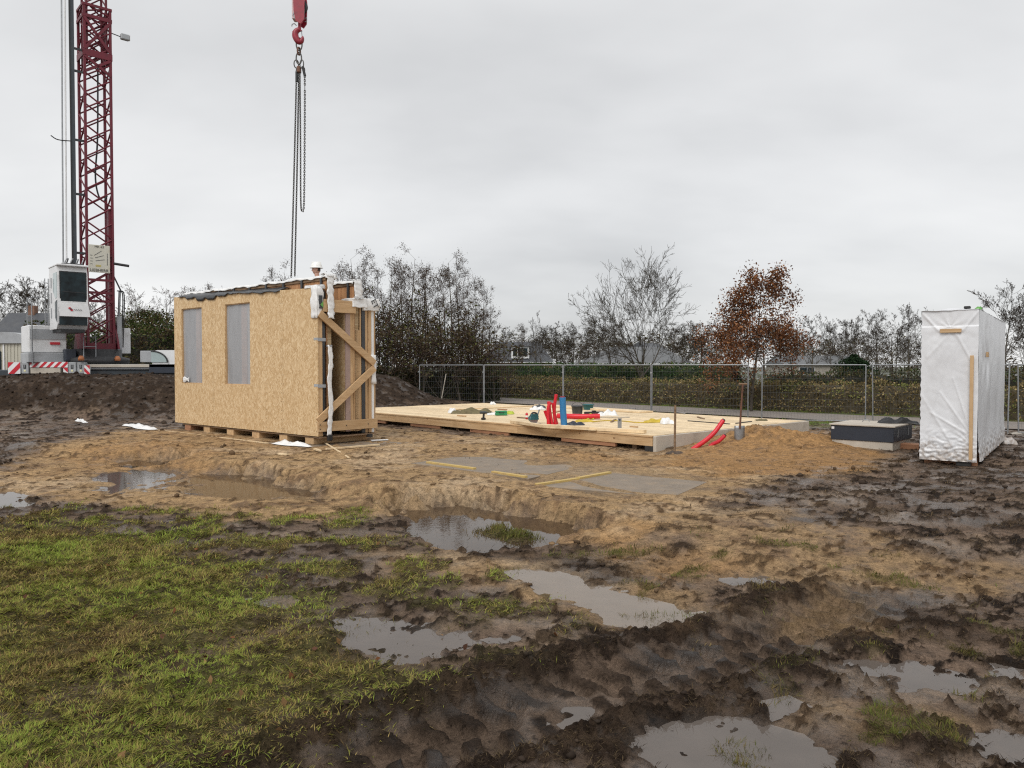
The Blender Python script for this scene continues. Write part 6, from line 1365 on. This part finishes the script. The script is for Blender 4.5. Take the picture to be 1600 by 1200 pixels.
# ------------------------------------------------------------------ hedges: many small leaves over a bumpy core
def hedge(name, pts, width, height, cols, count, size, label, seed, core, ragged=.25):
    rr = np.random.default_rng(seed); c = fine(pts, 8); d = [0]
    for a, b_ in zip(c[:-1], c[1:]): d.append(d[-1] + math.dist(a, b_))
    c = np.array(c); d = np.array(d); e = empty(name, (float(c[len(c) // 2][0]), float(c[len(c) // 2][1]), FENCE_Z), 0, label, "hedge"); o = np.array(e.location)
    s = rr.uniform(0, d[-1], count); x = np.interp(s, d, c[:, 0]); y = np.interp(s, d, c[:, 1])
    dx = np.interp(s, d, np.gradient(c[:, 0], d)); dy = np.interp(s, d, np.gradient(c[:, 1], d)); l = np.hypot(dx, dy); nx_, ny_ = -dy / l, dx / l
    hh = height * (1 + ragged * pn(s / 1.1, s * 0, seed) + ragged * .6 * pn(s / .35, s * 0 + 3, seed + 1)); f = rr.uniform(-1, 1, count); f = np.sign(f) * np.abs(f) ** .55; z = rr.uniform(0, 1, count) ** .8 * hh
    wv = width / 2 * (1 - .25 * (z / hh) ** 3) * (1 + .3 * pn(s / .6, z / .5, seed + 2)); pt = np.stack([x + nx_ * f * wv - o[0], y + ny_ * f * wv - o[1], z], 1)
    V, F, Cc = leaves_mesh(pt, rr, size, [(1, 1, 1)], "l", 1, .02)
    cl = np.array(cols, np.float32); q = np.clip((pn(s / .9, z / .6, seed + 4) + .5 + rr.normal(0, .25, count)) * len(cl), 0, len(cl) - 1e-3).astype(int); cc = np.repeat(cl[q] * rr.uniform(.6, 1.35, (count, 1)), 4, 0)
    me = np_mesh("foliage", V, F); color_attr(me, cc); link("foliage", me, twig, e)
    st = []
    for i in range(int(d[-1] * 5)):
        s_ = rr.uniform(0, d[-1]); p0 = np.array([np.interp(s_, d, c[:, 0]) - o[0] + rr.normal(0, width * .2), np.interp(s_, d, c[:, 1]) - o[1] + rr.normal(0, width * .2), -.1]); p1 = p0 + np.array([rr.normal(0, .15), rr.normal(0, .15), height * rr.uniform(.7, 1.15)])
        st.append((*p0, *p1, .009, .004))
    sm = seg_mesh(st, "stems"); sm.materials.append(bark); link("stems", sm, None, e)
    n = len(c); V = []; 
    for i in range(n):
        g = c[min(n - 1, i + 1)] - c[max(0, i - 1)]; g = g / np.linalg.norm(g); nn = np.array([-g[1], g[0]])
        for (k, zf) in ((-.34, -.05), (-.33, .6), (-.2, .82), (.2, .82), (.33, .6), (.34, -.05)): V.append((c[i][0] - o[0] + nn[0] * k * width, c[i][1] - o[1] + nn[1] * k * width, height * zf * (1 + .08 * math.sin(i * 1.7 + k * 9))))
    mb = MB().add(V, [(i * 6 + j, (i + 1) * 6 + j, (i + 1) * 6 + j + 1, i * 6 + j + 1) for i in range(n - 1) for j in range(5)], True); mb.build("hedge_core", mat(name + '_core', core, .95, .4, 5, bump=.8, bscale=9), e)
    return e
off = lambda q, k: [(x + k * .74, y + k * .67) for x, y in q]
BR = [(.13, .10, .046), (.19, .14, .065), (.25, .185, .09), (.31, .24, .115), (.17, .18, .058)]
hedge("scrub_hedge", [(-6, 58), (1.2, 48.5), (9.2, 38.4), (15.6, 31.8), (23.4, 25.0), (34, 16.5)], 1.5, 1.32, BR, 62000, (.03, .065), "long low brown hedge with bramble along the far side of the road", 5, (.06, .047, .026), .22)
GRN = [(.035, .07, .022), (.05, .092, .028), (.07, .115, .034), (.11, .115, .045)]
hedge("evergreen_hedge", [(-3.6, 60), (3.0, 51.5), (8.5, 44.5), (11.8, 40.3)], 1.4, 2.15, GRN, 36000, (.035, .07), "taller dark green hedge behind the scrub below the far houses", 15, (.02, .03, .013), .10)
hedge("dark_hedge", [(14, 42), (19, 37.5), (26, 31), (36, 22)], 1.6, 1.75, [(.05, .055, .026), (.08, .07, .035), (.12, .095, .048), (.055, .08, .028)], 26000, (.04, .075), "dark dense hedge behind the scrub right of the oak", 25, (.016, .015, .009), .2)
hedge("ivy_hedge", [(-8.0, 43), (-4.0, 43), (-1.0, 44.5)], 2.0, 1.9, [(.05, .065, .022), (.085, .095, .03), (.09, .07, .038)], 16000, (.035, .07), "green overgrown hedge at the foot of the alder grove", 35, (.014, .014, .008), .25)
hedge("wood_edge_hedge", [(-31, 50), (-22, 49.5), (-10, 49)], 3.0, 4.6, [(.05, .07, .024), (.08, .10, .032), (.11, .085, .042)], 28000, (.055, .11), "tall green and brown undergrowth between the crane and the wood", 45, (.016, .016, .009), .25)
t = empty("conifer_shrub", P(1334, 572, 70) * 1.0, 0, "dark green conifer shrub between the bare trees left of the package", "shrub"); t.location.z = -.3
rr = np.random.default_rng(9); u_ = rr.uniform(0, 1, 5000); an = rr.uniform(0, 6.28, 5000); rad_ = 1.9 * np.sqrt(np.clip(1 - (u_ * 1.6 - .5) ** 2, .02, 1)) * rr.uniform(.3, 1, 5000) * (1 + .3 * np.sin(an * 3 + u_ * 7))
V, F, Cc = leaves_mesh(np.stack([rad_ * np.cos(an), rad_ * np.sin(an), u_ * 3.0], 1), rr, (.06, .14), [(.015, .03, .014), (.022, .042, .018)], "l", 1, .05); me = np_mesh("crown", V, F); color_attr(me, Cc); link("crown", me, twig, t)
MB().tube([(0, 0, -.2), (0, 0, 3)], [.09, .03], 8).build("trunk", bark, t)

# grass verges along the road
tv = lambda k: None
rr = np.random.default_rng(77)
# ------------------------------------------------------------------ houses
slate = mat('slate_roof', (.060, .064, .072), .55, .2, 2.5, dirt=(.10, .10, .10), dscale=.8); brick = mat('brick_wall', (.20, .105, .07), .85, .25, 1.5, dirt=(.26, .16, .11), dscale=2)
palero = mat('grey_sheet_roof', (.135, .14, .145), .6, .15, 1.2, dirt=(.09, .09, .088), dscale=.6); cream = mat('cream_cladding', (.50, .48, .40), .55, .06, 1)
def gable(mb, x0, x1, y0, y1, ze, zr, hip=0.0, ov=.25, th=.12):
    ym = (y0 + y1) / 2
    A = [(x0 - ov, y0 - ov, ze), (x1 + ov, y0 - ov, ze), (x1 + ov, y1 + ov, ze), (x0 - ov, y1 + ov, ze), (x0 - ov + hip, ym, zr), (x1 + ov - hip, ym, zr)]
    mb.add(A, [(0, 1, 5, 4), (2, 3, 4, 5), (1, 2, 5), (3, 0, 4), (3, 2, 1, 0)]); return mb
def house(name, loc, rz, label, L, D, ze, zr, hip, wallm, roofm, wins_=(), dorm=None, chim=None):
    e = empty(name, loc, rz, label, "house")
    MB().box((0, 0, -.5), (L, D, ze - .005)).build("wall", wallm, e); rf = gable(MB(), 0, L, 0, D, ze, zr, hip).build("roof", roofm, e)
    MB().box((-.27, -.36, ze - .08), (L + .27, -.26, ze + .02)).build("gutter", M['white_paint'], e)
    for (a, b_, c, d_) in wins_:
        w_ = MB().box((a, -.05, b_), (c, -.005, d_)).build("window", M['white_paint'], e); n = max(1, int((c - a) / .8))
        for k in range(n): MB().box((a + .06 + k * (c - a - .06) / n, -.07, b_ + .07), (a + (k + 1) * (c - a - .06) / n, -.052, d_ - .07)).build("pane", M['glass'], w_)
    if dorm:
        a, c, z0_, z1_ = dorm; dm = MB().box((a, .2, z0_), (c, D / 2, z1_)).build("dormer", M['white_paint'], e); MB().box((a - .2, .0, z1_ + .002), (c + .2, D / 2, z1_ + .14)).build("dormer_roof", roofm, dm)
        n = 3
        for k in range(n): MB().box((a + .25 + k * (c - a - .4) / n, .15, z0_ + .35), (a + .12 + (k + 1) * (c - a - .4) / n, .195, z1_ - .2)).build("pane", M['glass'], dm)
    if chim: MB().box((chim - .3, D / 2 - .3, zr - .6), (chim + .3, D / 2 + .3, zr + .7)).build("chimney", brick, rf)
    return e
p = P(757, 572, 120); house("house", (p.x, 120, 0), 0, "dark roofed brick house with white dormer beyond the hedge", 10.6, 8, 2.3, 5.6, 2.2, brick, slate, [(1, .6, 2.2, 1.9), (6.2, .5, 9.4, 1.9)], (4.2, 7.0, 2.9, 4.7))
p = P(912, 572, 92); house("house", (p.x, 92, 0), 0, "long low building with grey roof behind the large bare tree", 13.2, 7, 2.0, 4.1, 4.0, M['concrete'], palero, [(2, .8, 3.4, 1.9), (8, .8, 9.6, 1.9)])
p = P(1040, 572, 110); house("house", (p.x, 110, 0), R(62), "small gabled house just left of the oak, above the low roof", 9, 8, 2.6, 5.2, .0, brick, slate, [(1, .6, 2.4, 1.9)])
p = P(1225, 572, 100); house("house", (p.x, 100, 0), 0, "low grey shed roof behind the bare trees right of the oak", 10, 7, 1.9, 3.1, .2, M['concrete'], palero, [(2, .6, 4, 1.6)])
p = P(-20, 572, 72); house("house", (p.x, 72, 0), R(0), "dark slate roofed brick house behind the crane at the picture's left edge", 5.6, 7, 3.9, 6.9, .0, brick, slate, [(2, 1, 3.4, 2.2)], None, 2.2)
# site cabin
p = P(-30, 572, 44); e = empty("site_cabin", (p.x, 44, .25), 0, "cream corrugated site cabin with grey rounded roof left of the crane", "cabin")
L = P(46, 572, 44).x - p.x
MB().box((0, .03, .3), (L, 2.6, 2.75)).build("cabin_wall", cream, e)
for k in range(14): MB().box((L * (k + .15) / 14, .0, .32), (L * (k + .6) / 14, .029, 2.73)).build("wall_rib", cream, e)
MB().prism([(-.1, 2.752)] + [(-.1 + (L + .25) * t_, 2.85 + .55 * math.sin(math.pi * t_) ** .5) for t_ in [i / 12 for i in range(13)]] + [(L + .15, 2.752)], 1, -.12, 2.75).build("cabin_roof", M['grey_paint'], e)
MB().box((L * .46, -.02, .35), (L * .49, -.001, 2.7)).build("downpipe", M['white_paint'], e); MB().box((L * .28, -.02, 1.0), (L * .42, -.001, 2.3)).build("window", M['glass'], e)
MB().box((-.2, -.3, -.1), (L + 1.6, -.1, .45), .02).build("skirt", M['navy'], e)

# fallen leaves on the lawn
_w = T['lawn'] * ar_; _k, _x, _y, _z = scatter(_w, 170); _rr = np.random.default_rng(3)
V, F, Cc = leaves_mesh(np.stack([_x, _y, _z + .02], 1), _rr, (.018, .034), [(.17, .075, .035), (.12, .06, .04), (.22, .13, .06)], "l", 1, .005)
me = np_mesh("fallen_leaves", V, F); color_attr(me, Cc); o = link("fallen_leaves", me, twig); tag(o, "brown fallen leaves scattered on the grass", "leaves", kind="stuff")
